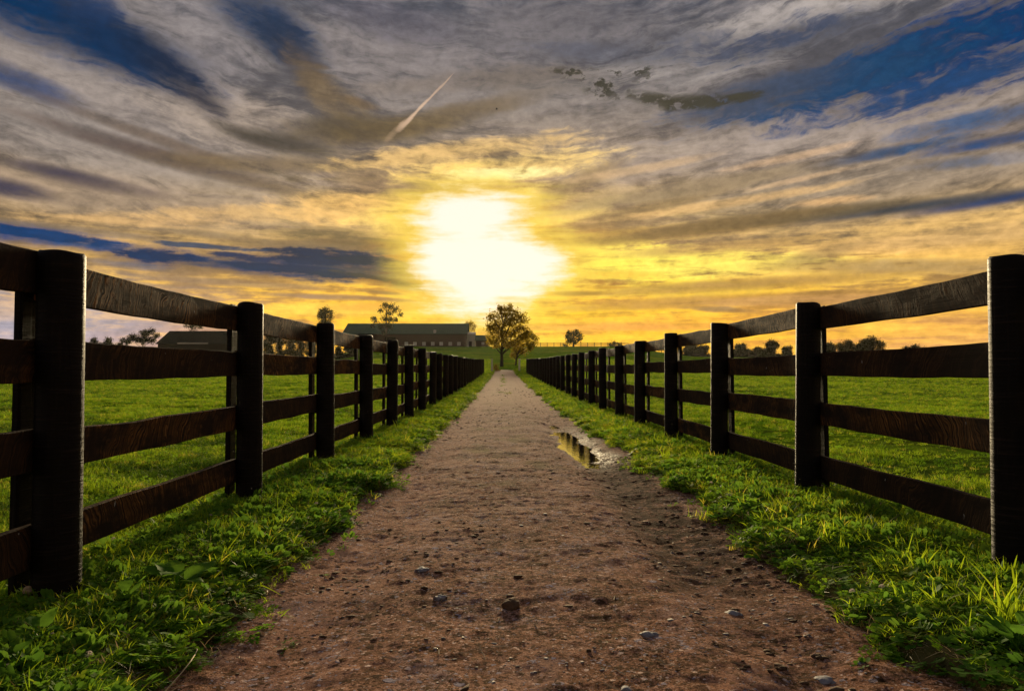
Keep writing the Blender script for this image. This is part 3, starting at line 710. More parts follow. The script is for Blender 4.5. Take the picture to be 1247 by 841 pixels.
def round_post(seed, rad, h):
    r = random.Random(seed)
    n = 26
    V, F = [], []
    zs = [-0.35, 0.0, 0.25, 0.5, 0.75, 1.0, 1.2, h - 0.05, h - 0.012, h]
    p1, p2 = r.uniform(0, 6), r.uniform(0, 6)
    k1, k2 = r.uniform(-.003, .003), r.uniform(-.003, .003)
    for i, z in enumerate(zs):
        for k in range(n):
            a = 6.28319 * k / n
            q = rad * (1.03 - 0.03 * z / h + 0.012 * math.sin(2 * a + p1) + 0.008 * math.sin(3 * a + p2 + z))
            if i == len(zs) - 1: q -= 0.008
            zz = z + (0.006 * math.sin(a + p1) + 0.003 * math.sin(3 * a + p2) if i >= len(zs) - 2 else 0)
            V.append((q * math.cos(a) + k1 * z, q * math.sin(a) + k2 * z, zz))
    for i in range(len(zs) - 1):
        for k in range(n):
            a, b = i * n + k, i * n + (k + 1) % n
            F.append((a, b, b + n, a + n))
    c = len(V); V.append((k1 * h, k2 * h, h + .003)); t = (len(zs) - 1) * n
    for k in range(n): F.append((t + k, t + (k + 1) % n, c))
    me = pyd("post", V, F, True)
    return me
SP = 2.43
PR = 0.087
POSTS = [round_post(s, PR, 1.428) for s in range(6)]
BATTENS = [wood_post(50 + s, 0.034, 0.135, 1.415) for s in range(4)]
RAILS = [wood_rail(s, SP - 0.006, 0.030, 0.168) for s in range(9)]

def plank_fence(side, xc, y0, label, rail_tops, lift):
    """side -1: left fence, +1: right one; xc, y0 = centre of the first round post; boards are nailed to its field side."""
    t = empty("plank_fence", (0, 0, 0), label, "fence", "plank fences along the lane")
    for k in range(-1, FENCE_END):
        y = y0 + SP * k
        h = float(hill(xc, y))
        far = k > 0
        xj = random.uniform(-.014, .014) if k > 1 else 0
        lean = (random.uniform(-.010, .010), random.uniform(-.010, .010), random.uniform(0, 6.28)) if far else (0, 0, random.uniform(0, 6.28))
        dz = lift + (random.uniform(-.012, .020) if far else 0.0)
        link("post", POSTS[random.randrange(6)], "post_wood", t, (xc + xj, y, h + dz), lean)
        link("batten", BATTENS[random.randrange(4)], "post_wood", t, (xc + side * (PR + 0.046), y + random.uniform(-.015, .015), h + dz + random.uniform(-.01, .01)), (lean[0], lean[1], random.uniform(-.02, .02)))
        y1 = y + SP
        h1 = float(hill(xc, y1))
        pitch = math.atan2(h1 - h, SP)
        for j, top in enumerate(rail_tops):
            flip = random.random() < 0.5
            link("rail", RAILS[random.randrange(9)], "rail_wood", t,
                 (xc + side * (PR + 0.010), (y + y1) / 2, (h + h1) / 2 + top - 0.084 + random.uniform(-.013, .013)),
                 ((-pitch if flip else pitch) + random.uniform(-.005, .005), 0, math.pi if flip else 0))
    return t
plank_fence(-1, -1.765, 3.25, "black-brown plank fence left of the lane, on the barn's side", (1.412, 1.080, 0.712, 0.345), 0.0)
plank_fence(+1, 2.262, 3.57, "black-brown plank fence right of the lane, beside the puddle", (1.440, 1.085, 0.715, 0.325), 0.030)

# ------------------------------------------------------------------ vegetation meshes
def blades(n, rad, h0, h1, w0, w1, lean=0.5, seed=0, segs=3):
    g = np.random.default_rng(seed)
    V, F = [], []
    for i in range(n):
        a, r = g.uniform(0, 6.283), rad * math.sqrt(g.random())
        bx, by = r * math.cos(a), r * math.sin(a)
        h = g.uniform(h0, h1); w = g.uniform(w0, w1)
        d = g.uniform(0, 6.283); lx, ly = math.cos(d), math.sin(d)
        s = g.uniform(0, 6.283); sx, sy = math.cos(s), math.sin(s)
        le = lean * g.uniform(0.15, 1.2)
        o = len(V)
        for k in range(segs):
            t = k / segs
            off = le * h * t ** 1.8
            zz = h * t * (1 - 0.25 * le * t)
            ww = w * (1 - 0.55 * t) / 2
            V.append((bx + lx * off - sx * ww, by + ly * off - sy * ww, zz))
            V.append((bx + lx * off + sx * ww, by + ly * off + sy * ww, zz))
        V.append((bx + lx * le * h, by + ly * le * h, h * (1 - 0.25 * le)))
        for k in range(segs - 1):
            F.append((o + 2 * k, o + 2 * k + 1, o + 2 * k + 3, o + 2 * k + 2))
        F.append((o + 2 * segs - 2, o + 2 * segs - 1, o + 2 * segs))
    return V, F
def leaflet(V, F, c, nrm_ang, tilt, size, g, stretch=1.0):
    """one small rounded leaf, folded a little along its rib"""
    o = len(V)
    ca, sa = math.cos(nrm_ang), math.sin(nrm_ang)
    pts = [(0, 0, 0), (0.35, 0.42, 0.05), (0.8, 0.40, 0.04), (1.05, 0, -0.05), (0.8, -0.40, 0.04), (0.35, -0.42, 0.05), (0.55, 0, -0.06)]
    for (u, v, w) in pts:
        u *= size * stretch; v *= size; w *= size
        z = w + u * math.sin(tilt); u = u * math.cos(tilt)
        V.append((c[0] + u * ca - v * sa, c[1] + u * sa + v * ca, c[2] + z))
    F.extend([(o, o + 1, o + 6), (o + 1, o + 2, o + 6), (o + 2, o + 3, o + 6), (o + 3, o + 4, o + 6), (o + 4, o + 5, o + 6), (o + 5, o, o + 6)])
def clover(n, rad, seed):
    g = np.random.default_rng(seed)
    V, F = [], []
    for i in range(n):
        a, r = g.uniform(0, 6.283), rad * math.sqrt(g.random())
        c = (r * math.cos(a), r * math.sin(a), g.uniform(0.02, 0.075))
        s = g.uniform(0.009, 0.017); b = g.uniform(0, 6.283)
        for k in range(3): leaflet(V, F, c, b + k * 2.094, g.uniform(-.3, .5), s, g)
    return V, F
def rosette(n, rad, l0, l1, seed, stretch=1.8, lift=(0.15, 1.0)):
    g = np.random.default_rng(seed)
    V, F = [], []
    for i in range(n):
        a = g.uniform(0, 6.283); r = rad * math.sqrt(g.random())
        s = g.uniform(l0, l1)
        leaflet(V, F, (r * math.cos(a), r * math.sin(a), g.uniform(0.0, 0.05)), a + g.uniform(-1, 1), g.uniform(*lift), s, g, stretch)
    return V, F
def hidden_proto(name, VF, material):
    me = pyd(name, VF[0], VF[1], True)
    me.materials.append(MATS[material])
    return bpy.data.objects.new(name, me)     # not linked: only a source for instances

LAWN = [hidden_proto("lawn_tuft", blades(26, 0.045, 0.018, 0.060, 0.0028, 0.0050, 0.95, s), "grass_blade") for s in range(5)]
LAWN += [hidden_proto("lawn_clover", clover(9, 0.05, 70 + s), "clover_leaf") for s in range(1)]
VERGE = [hidden_proto("verge_tuft", blades(20, 0.045, 0.035, 0.11, 0.0030, 0.0062, 0.9, 20 + s, 4), "verge_blade") for s in range(3)]
VERGE += [hidden_proto("verge_clover", clover(16, 0.05, 40 + s), "clover_leaf") for s in range(4)]
VERGE += [hidden_proto("verge_dry", blades(14, 0.05, 0.03, 0.10, 0.002, 0.004, 1.3, 170, 4), "dry_stem")]
VERGE += [hidden_proto("verge_weed", rosette(11, 0.03, 0.012, 0.032, 60 + s), "broad_leaf") for s in range(3)]
TUSSOCK = [hidden_proto("tussock", blades(24, 0.05, 0.04, 0.11, 0.003, 0.006, 1.0, 130 + s, 3), "dark_blade") for s in range(3)]
TALL = [hidden_proto("tall_tuft", blades(13, 0.03, 0.06, 0.16, 0.004, 0.0085, 0.65, 90 + s, 5), "verge_blade") for s in range(4)]

def scatter(name, pts, scl, protos, label, cat, idx=None, tilt=0.25):
    n = len(pts)
    me = bpy.data.meshes.new(name)
    me.vertices.add(n); me.vertices.foreach_set('co', np.asarray(pts, np.float32).ravel())
    rot = np.stack([rng.normal(0, tilt, n), rng.normal(0, tilt, n), rng.uniform(0, 6.283, n)], 1).astype(np.float32)
    a = me.attributes.new('rot', 'FLOAT_VECTOR', 'POINT'); a.data.foreach_set('vector', rot.ravel())
    a = me.attributes.new('scl', 'FLOAT_VECTOR', 'POINT'); a.data.foreach_set('vector', np.asarray(scl, np.float32).ravel())
    a = me.attributes.new('idx', 'INT', 'POINT')
    a.data.foreach_set('value', (rng.integers(0, len(protos), n) if idx is None else idx).astype(np.int32))
    me.update()
    o = bpy.data.objects.new(name, me); COL.objects.link(o)
    tag(o, label, cat, None, 'stuff')
    ng = bpy.data.node_groups.new(name + "_nodes", 'GeometryNodeTree')
    ng.interface.new_socket('Geometry', in_out='INPUT', socket_type='NodeSocketGeometry')
    ng.interface.new_socket('Geometry', in_out='OUTPUT', socket_type='NodeSocketGeometry')
    gi = ng.nodes.new('NodeGroupInput'); go = ng.nodes.new('NodeGroupOutput')
    iop = ng.nodes.new('GeometryNodeInstanceOnPoints')
    jn = ng.nodes.new('GeometryNodeJoinGeometry')
    for p in protos:
        oi = ng.nodes.new('GeometryNodeObjectInfo'); oi.inputs['Object'].default_value = p
        oi.inputs['As Instance'].default_value = True
        ng.links.new(oi.outputs['Geometry'], jn.inputs[0])
    def attr(nm, typ):
        nd = ng.nodes.new('GeometryNodeInputNamedAttribute'); nd.data_type = typ; nd.inputs[0].default_value = nm
        return nd.outputs[0]
    ng.links.new(gi.outputs[0], iop.inputs['Points'])
    ng.links.new(jn.outputs[0], iop.inputs['Instance'])
    iop.inputs['Pick Instance'].default_value = True
    ng.links.new(attr('idx', 'INT'), iop.inputs['Instance Index'])
    ng.links.new(attr('rot', 'FLOAT_VECTOR'), iop.inputs['Rotation'])
    ng.links.new(attr('scl', 'FLOAT_VECTOR'), iop.inputs['Scale'])
    ng.links.new(iop.outputs[0], go.inputs[0])
    md = o.modifiers.new("scatter", 'NODES'); md.node_group = ng
    return o

def sample_polar(n, d0, d1, a0, a1, p):
    """points whose density per square metre falls as d**-p"""
    q = 2 - p
    u = rng.random(n)
    d = (d0 ** q + u * (d1 ** q - d0 ** q)) ** (1 / q)
    a = np.radians(rng.uniform(a0, a1, n))
    return d * np.sin(a), d * np.cos(a), d
def place(x, y): return np.stack([x, y, ground_z(x, y) - 0.004], 1)

def grow():
    # pasture on both sides
    X, Y, Dd = sample_polar(330000, 2.2, 150, -44, 44, 1.62)
    keep = ((X < -1.62) | (X > 2.1)) & (Y > 1.0)
    n1 = fbm(X, Y, 0.8, 3)
    n2 = fbm(X, Y, 0.16, 3)
    keep &= (rng.random(len(X)) < np.clip(0.95 + 2.2 * n1 + 1.2 * n2, 0.16, 1))
    X, Y, Dd, n1 = X[keep], Y[keep], Dd[keep], n1[keep]
    s = (0.85 + 0.028 * Dd) * rng.uniform(0.7, 1.35, len(X))
    hgt = (0.85 + 0.010 * Dd) * rng.uniform(0.7, 1.35, len(X)) * (1 + 1.2 * n1)
    P = place(X, Y)
    for name, msk, lab in (("pasture_grass", X < 0, "short green pasture grass behind the left fence"), ("pasture_grass", X >= 0, "short green pasture grass behind the right fence")):
        scatter(name, P[msk], np.stack([s, s, hgt], 1)[msk], LAWN, lab, "grass")
    # ranker, darker tussocks dotted over the pasture
    X, Y, Dd = sample_polar(4200, 4.5, 120, -42, 42, 1.5)
    keep = ((X < -2.6) | (X > 3.1)) & (fbm(X, Y, 0.10, 2) > -0.12)
    X, Y, Dd = X[keep], Y[keep], Dd[keep]
    cl = np.repeat(np.arange(len(X)), 7)
    sp_ = 0.10 + 0.004 * Dd[cl]
    X = X[cl] + rng.normal(0, 1, len(cl)) * sp_ * 1.6; Y = Y[cl] + rng.normal(0, 1, len(cl)) * sp_; Dd = Dd[cl]
    keep = (X < -2.2) | (X > 2.7)
    X, Y, Dd = X[keep], Y[keep], Dd[keep]
    s = (0.9 + 0.03 * Dd) * rng.uniform(.6, 1.3, len(X))
    scatter("pasture_tussocks", place(X, Y), np.stack([s, s, (0.9 + 0.008 * Dd) * rng.uniform(.5, 1.2, len(X))], 1), TUSSOCK, "darker rank tussocks dotted over both pastures", "grass")
    # verges between fence and lane
    for side in (-1, 1):
        n = 60000
        u = rng.random(n)
        q = 1 - 0.75
        y = (1.3 ** q + u * (95 ** q - 1.3 ** q)) ** (1 / q)
        if side < 0:
            el = edge_l(y); x = rng.uniform(-2.0, 0.06, n); x = el + 0.05 - (x + 2.0) / 2.06 * (el + 0.05 + 1.95)
        else:
            er = edge_r(y); x = er - 0.05 + rng.random(n) * (2.5 - er + 0.05)
        ed = np.minimum(np.abs(x - (edge_l(y) if side < 0 else edge_r(y))), 1.0)
        n1 = fbm(x, y, 2.3, 3)
        keep = rng.random(n) < np.clip(0.24 + 2.4 * ed + 1.5 * n1, 0.26, 0.97)
        x, y, ed, n1 = x[keep], y[keep], ed[keep], n1[keep]
        s = (0.9 + 0.030 * y) * rng.uniform(0.65, 1.3, len(x))
        hg = (0.30 + 1.15 * np.clip(ed, 0, .45) + 0.55 * n1 + 0.007 * y) * rng.uniform(0.6, 1.4, len(x))
        hg = np.clip(hg, 0.2, 1.5)
        P = place(x, y); SC = np.stack([s, s, hg], 1)
        lab = "lush grass and clover strip along the %s edge of the lane" % ("left" if side < 0 else "right")
        near = (y < 8) | (rng.random(len(y)) < 0.12)
        scatter("verge_grass", P[near], SC[near], VERGE, lab, "grass")
        far = ~near
        SC[far, 2] *= 0.72
        scatter("verge_grass", P[far], SC[far], VERGE[:4], lab.replace("lush grass and clover strip along", "grass strip farther away along"), "grass")
    # low clover and runners creeping from the verges onto the bare earth
    n = 1700
    y = (1.5 ** 0.2 + rng.random(n) * (45 ** 0.2 - 1.5 ** 0.2)) ** 5
    left = rng.random(n) < 0.5
    off = np.abs(rng.normal(0, 0.10, n)) - 0.03
    x = np.where(left, edge_l(y) + off, edge_r(y) - off)
    keep = fbm(x, y, 2.6, 3) > -0.08
    x, y = x[keep], y[keep]
    s = rng.uniform(0.45, 1.0, len(x)) * (1 + 0.02 * y)
    P = np.stack([x, y, np.maximum(lane_z(x, y), ground_z(x, y)) - 0.004], 1)
    scatter("creeping_clover", P, np.stack([s, s, s * rng.uniform(.3, .8, len(x))], 1), VERGE, "low clover and grass creeping onto the bare edges of the lane", "clover")
    # taller sunlit clumps, mostly on the right verge and round post feet
    n = 1300
    q = 1 - 0.9
    y = (1.6 ** q + rng.random(n) * (60 ** q - 1.6 ** q)) ** (1 / q)
    x = np.where(rng.random(n) < 0.72, rng.normal(2.0, 0.22, n), rng.normal(-1.6, 0.20, n))
    keep = ((x > 1.5) | (x < -1.2)) & (fbm(x, y, 1.4, 2) > -0.05)
    x, y = x[keep], y[keep]
    s = rng.uniform(0.6, 1.15, len(x)) + 0.012 * y
    scatter("tall_grass", place(x, y), np.stack([s, s, s * rng.uniform(.6, 1.0, len(x))], 1), TALL, "taller grass clumps catching yellow light beside the fence posts", "grass", None, 0.12)
    # the weedy mane in the middle of the lane far ahead
    n = 260
    y = rng.uniform(22, 80, n); x = rng.normal(0.05, 0.12, n) + 0.05 * fbm(y, y, .3, 2)
    keep = fbm(x, y, 0.25, 2) > 0.02
    x, y = x[keep], y[keep]
    P = np.stack([x, y, lane_z(x, y, False)], 1)
    s = rng.uniform(0.8, 1.6, len(x))
    scatter("lane_weeds", P, np.stack([s * 1.4, s * 1.4, s * 0.5], 1), LAWN, "thin weeds growing down the middle of the lane", "grass")
grow()

# ------------------------------------------------------------------ grit, clods, straw on the lane
def rock_verts(seed, sub=1):
    bm = bmesh.new(); bmesh.ops.create_icosphere(bm, subdivisions=sub, radius=1.0)
    g = np.random.default_rng(seed)
    V = np.array([v.co for v in bm.verts]); F = np.array([[v.index for v in f.verts] for f in bm.faces]); bm.free()
    V *= (1 + g.normal(0, 0.26, (len(V), 1)))
    return V, F
ROCKS = [rock_verts(s) for s in range(8)]
def loose(name, n, smin, smax, material, label, cat, pw=2.2, flat=(0.35, 0.8), xs_=None, dens=None, y1=40):
    q = 1 - 1.35
    y = (1.6 ** q + rng.random(n) * (y1 ** q - 1.6 ** q)) ** (1 / q)
    x = rng.uniform(-1.12, 1.42, n) if xs_ is None else xs_(n)
    if dens is not None:
        k = rng.random(n) < dens(x, y); x, y = x[k], y[k]
    n = len(x)
    s = smin + (smax - smin) * rng.random(n) ** pw
    s = s * (1 + 0.03 * y)
    z = np.maximum(lane_z(x, y), np.where((x < edge_l(y) + .05) | (x > edge_r(y) - .05), ground_z(x, y), -9))
    Vs, Fs = [], []; o = 0
    ca = rng.uniform(0, 6.283, n)
    for i in range(n):
        V, F = ROCKS[i % 8]
        sc = s[i] * np.array([rng.uniform(.7, 1.3), rng.uniform(.7, 1.3), rng.uniform(*flat)])
        P = V * sc
        c, sn = math.cos(ca[i]), math.sin(ca[i])
        P = np.stack([P[:, 0] * c - P[:, 1] * sn + x[i], P[:, 0] * sn + P[:, 1] * c + y[i], P[:, 2] + z[i] + s[i] * 0.1], 1)
        Vs.append(P); Fs.append(F + o); o += len(P)
    me = pyd(name, np.concatenate(Vs), np.concatenate(Fs), False)
    return tag(link(name, me, material), label, cat, None, 'stuff')
def gritpatch(x, y): return np.clip(0.18 + 2.2 * fbm(x, y, 0.9, 4) + 0.7 * np.exp(-((x - 1.22) / .18) ** 2) + 0.4 * np.exp(-((x + 1.0) / .15) ** 2), 0.02, 1)
loose("gravel", 9000, 0.0020, 0.011, "stone", "grey and pale gravel pressed into the dirt lane", "gravel", 5.5, (0.18, 0.4), None, gritpatch)
loose("dirt_crumbs", 16000, 0.0015, 0.019, "clod", "dark crumbs of soil strewn over the lane", "soil", 6.0, (0.15, 0.38), None, lambda x, y: np.clip(0.12 + 2.2 * fbm(x + 5, y, 0.9, 4) + 0.6 * np.exp(-((x - 1.0) / .25) ** 2), 0.05, 1))
def straws(n):
    V, F = [], []
    q = 1 - 1.35
    for i in range(n):
        u = rng.random(); y = (1.8 ** q + u * (22 ** q - 1.8 ** q)) ** (1 / q); x = rng.uniform(-1.0, 1.3)
        L = rng.uniform(0.015, 0.075); a = rng.uniform(0, 6.283); w = 0.0016 * (1 + 0.06 * y)
        z = float(lane_z(np.array([x]), np.array([y]))[0]) + 0.004
        up = rng.uniform(0, 0.5) * (rng.random() < .4)
        bend = rng.uniform(-.25, .25)
        prev = None
        for k in range(4):
            t = k / 3
            cx = x + math.cos(a + bend * t) * L * t; cy = y + math.sin(a + bend * t) * L * t; cz = z + up * L * t
            o = len(V)
            V += [(cx - math.sin(a) * w, cy + math.cos(a) * w, cz), (cx + math.sin(a) * w, cy - math.cos(a) * w, cz), (cx, cy, cz + 1.6 * w)]
            if prev is not None:
                for j in range(3): F.append((prev + j, prev + (j + 1) % 3, o + (j + 1) % 3, o + j))
            prev = o
    return tag(link("straw_bits", pyd("straw_bits", V, F), "straw"), "short bits of pale straw scattered on the lane", "straw", None, 'stuff')
straws(420)

def lane_thing(name, px, py, wpx, material, label, cat, flat=0.5, seed=0, group=None, squash=0.8):
    d = pix_dir(px, py); tt = -EYE / d.z
    x, y = d.x * tt, d.y * tt
    r = wpx / FPX * y / 2
    V, F = rock_verts(seed + 200, 3)
    g = np.random.default_rng(seed)
    V = V / np.linalg.norm(V, axis=1, keepdims=True)
    nz = 0.5 * vnoise(V[:, 0] * 1.7 + seed, V[:, 1] * 1.7 + V[:, 2] * 1.3) + 0.45 * vnoise(V[:, 0] * 3.3 + 9, V[:, 2] * 3.3 + V[:, 1] * 2.7 + seed) + (0.30 if material == 'clod' else 0.12) * vnoise(V[:, 0] * 9 + V[:, 2] * 5, V[:, 1] * 9 + 3)
    V = V * (1 + nz[:, None]) * np.array([r, r * squash, r * flat])
    o = link(name, pyd(name, V, F, material == "stone"), material, None, (x, y, float(lane_z(np.array([x]), np.array([y]), False)[0]) + r * flat * 0.12), (0, 0, g.uniform(0, 3)))
    return tag(o, label, cat, group)
lane_thing("dirt_clod", 621, 733, 26, "clod", "dark round lump of earth in the middle of the lane", "clod", 0.75, 1)
lane_thing("flat_stone", 514, 691, 20, "stone", "flat blue-grey stone set in the lane, left of centre", "stone", 0.3, 2)
lane_thing("flat_stone", 536, 724, 17, "stone", "grey-blue stone on the lane just left of the round earth lump", "stone", 0.45, 3)
lane_thing("flat_stone", 790, 768, 20, "stone", "light grey stone on the lane, well right of the round earth lump", "stone", 0.35, 4)
lane_thing("flat_stone", 893, 736, 20, "stone", "pale stone near the right edge of the lane", "stone", 0.35, 5)
lane_thing("flat_stone", 1005, 812, 28, "stone", "largest pale flat stone at the lane's right near corner", "stone", 0.25, 6)
lane_thing("flat_stone", 763, 833, 16, "stone", "dark wet stone at the very front of the lane, right of centre", "stone", 0.5, 7)

# ------------------------------------------------------------------ verge plants that stand out
def on_ground(px, py):
    d = pix_dir(px, py); tt = (0.03 - EYE) / d.z
    x, y = d.x * tt, d.y * tt
    return x, y, float(ground_z(np.array([x]), np.array([y]))[0])
def big_leaf(L, wd, seed):
    g = np.random.default_rng(seed)
    n, m = 9, 6
    V, F = [], []
    for i in range(n + 1):
        t = i / n
        half = wd / 2 * (math.sin(math.pi * min(1, t * 0.93 + 0.07)) ** 0.7) * (1.15 - 0.5 * t) * (1 + 0.06 * math.sin(t * 21 + seed))
        for j in range(-m // 2, m // 2 + 1):
            s = j / (m / 2)
            V.append((t * L, s * half, 0.22 * L * t - 0.30 * L * t * t + 0.10 * half * abs(s) + 0.05 * L * math.sin(3 * s + 5 * t + seed) * abs(s) + g.normal(0, .0015)))
    k = m + 1
    for i in range(n):
        for j in range(m): F.append((i * k + j, i * k + j + 1, (i + 1) * k + j + 1, (i + 1) * k + j))
    # petiole
    return pyd("leaf", V, F, True)
def stem_mesh(pts, r0, r1, sides=5, name="stem"):
    V, F = [], []
    for i, p in enumerate(pts):
        r = r0 + (r1 - r0) * i / max(1, len(pts) - 1)
        for k in range(sides):
            a = 6.283 * k / sides
            V.append((p[0] + r * math.cos(a), p[1] + r * math.sin(a), p[2]))
    for i in range(len(pts) - 1):
        for k in range(sides):
            a, b = i * sides + k, i * sides + (k + 1) % sides
            F.append((a, b, b + sides, a + sides))
    return pyd(name, V, F, True)
def broad_plant(px, py, n, L, label, seed, up=0.25):
    g = np.random.default_rng(seed)
    x, y, z = on_ground(px, py)
    t = empty("broadleaf_weed", (x, y, z), label, "weed", "broad-leaved weeds on the verges")
    a = g.uniform(0, 6)
    for i in range(n):
        a += 2.4 + g.uniform(-.4, .4)
        l = L * g.uniform(0.65, 1.15)
        off = l * 0.25
        link("leaf", big_leaf(l, l * g.uniform(.6, .8), seed * 10 + i), "broad_leaf", t, (math.cos(a) * off, math.sin(a) * off, 0.05 + 0.02 * (i % 3)), (g.uniform(-.25, .25), -g.uniform(0, up * 2.0), a))
        link("stem", stem_mesh([(0, 0, -.02), (math.cos(a) * off * .5, math.sin(a) * off * .5, 0.03), (math.cos(a) * off, math.sin(a) * off, 0.052 + 0.02 * (i % 3))], 0.004, 0.003), "broad_leaf", t)
broad_plant(218, 722, 8, 0.15, "large-leaved dark green weed at the lane edge right of the nearest left post", 1)
broad_plant(150, 750, 5, 0.085, "bright small-leaved weed just in front of the nearest left post", 2, 0.5)
broad_plant(45, 800, 6, 0.085, "round-leaved green weed in the bottom left corner", 3, 0.4)
broad_plant(20, 830, 5, 0.09, "broad-leaved weed lowest in the bottom left corner", 5, 0.4)
broad_plant(1240, 800, 5, 0.12, "broad-leaved weed in the bottom right corner", 4, 0.4)

def seed_head(px, py, h, label):
    x, y, z = on_ground(px, py)
    t = empty("dandelion_clock", (x, y, z), label, "dandelion")
    link("stem", stem_mesh([(0, 0, -0.02), (0.003, 0, h * .5), (0.001, 0.002, h)], 0.0025, 0.002), "dry_stem", t)
    g = np.random.default_rng(5)
    V, F = [], []
    for i in range(260):                     # each seed: a hair with a tiny umbrella
        d = g.normal(0, 1, 3); d /= np.linalg.norm(d)
        a = np.cross(d, (0.3, 0.5, 0.8)); a /= np.linalg.norm(a); b = np.cross(d, a)
        R1 = 0.0185 * g.uniform(.9, 1.05); o = len(V)
        V += [d * 0.003, d * R1 + a * .0045, d * R1 + b * .0045, d * R1 - a * .0045, d * R1 - b * .0045, d * R1 * .93]
        F += [(o + 1, o + 2, o + 5), (o + 2, o + 3, o + 5), (o + 3, o + 4, o + 5), (o + 4, o + 1, o + 5), (o, o + 1, o + 3)]
    link("seed_ball", pyd("seed_ball", np.array(V), F), "seed_fluff", t, (0.001, 0.002, h + 0.012))
seed_head(33, 742, 0.055, "fluffy dandelion clock in the grass left of the nearest left post")

def clover_flower(px, py, h, seed, label):
    x, y, z = on_ground(px, py)
    t = empty("clover_flower", (x, y, z), label, "flower", "white clover flowers in the verges")
    link("stem", stem_mesh([(0, 0, -0.02), (0.004, 0, h * .6), (0, 0, h)], 0.0015, 0.0012), "verge_blade", t)
    g = np.random.default_rng(seed)
    V, F = [], []
    for i in range(60):
        d = g.normal(0, 1, 3); d[2] = abs(d[2]) * .9 - .25; d /= np.linalg.norm(d)
        a = np.cross(d, (0.3, 0.5, 0.8)); a /= np.linalg.norm(a)
        o = len(V)
        V += [d * .003, d * .010 + a * .0022, d * .0125, d * .010 - a * .0022]
        F += [(o, o + 1, o + 2, o + 3)]
    link("flower_head", pyd("flower_head", np.array(V), F), "petal", t, (0, 0, h))
CL = [(179, 638, "white clover flower in grass below the lowest left rail, left one of two"), (256, 640, "white clover flower nearest the second left post foot"), (385, 626, "white clover flower at the lane edge between second and third left posts"),
      (62, 795, "white clover flower among round leaves at bottom left"), (108, 822, "white clover flower by the lane's bottom left edge"), (10, 838, "pale clover flower at the very bottom left corner"),
      (866, 598, "white clover flower on the right verge, left one of two near the third post"), (910, 610, "white clover flower on the right verge just left of the second right post"), (1074, 733, "pinkish clover flower at the lane's right edge, tallest there"),
      (1038, 736, "small pinkish clover flower at the lane's right edge beside a taller one"), (138, 676, "white clover flower right beside the nearest left post foot"), (1195, 724, "white clover flower in front of the nearest right post")]
for i, (a, b, lab) in enumerate(CL): clover_flower(a, b, 0.07 if b < 700 else 0.055, i, lab)

def blade_clump(px, py, n, h0, h1, w0, w1, lean, seed, label):
    x, y, z = on_ground(px, py)
    V, F = blades(n, 0.05, h0, h1, w0, w1, lean, seed, 7)
    o = link("grass_clump", pyd("grass_clump", V, F, True), "verge_blade", None, (x, y, z - 0.01))
    tag(o, label, "grass clump", "tall grass clumps on the verges")
blade_clump(1232, 775, 30, 0.16, 0.30, 0.008, 0.014, 0.95, 31, "arching broad-bladed grass clump in front of the nearest right post")
blade_clump(1222, 722, 16, 0.10, 0.17, 0.010, 0.015, 0.25, 32, "upright yellow-lit grass clump at the foot of the nearest right post")
blade_clump(950, 637, 14, 0.10, 0.20, 0.006, 0.011, 0.8, 33, "loose grass clump left of the second right post on the verge")
blade_clump(140, 690, 12, 0.10, 0.17, 0.005, 0.009, 0.5, 34, "grass clump right of the nearest left post foot")
def long_stem(px, py, a, L, seed, label):
    x, y, z = on_ground(px, py)
    pts = [(L * t * math.cos(a + 0.6 * t), L * t * math.sin(a + 0.6 * t), 0.035 + 0.05 * math.sin(math.pi * t)) for t in np.linspace(0, 1, 9)]
    V, F = [], []
    o = link("dry_stalk", stem_mesh([(p[0], p[1], p[2]) for p in pts], 0.0022, 0.0012, 4, "dry_stalk"), "straw", None, (x, y, z))
    tag(o, label, "stalk")
long_stem(195, 826, 1.15, 0.42, 1, "long curved dry stalk lying at the lane's bottom left edge")

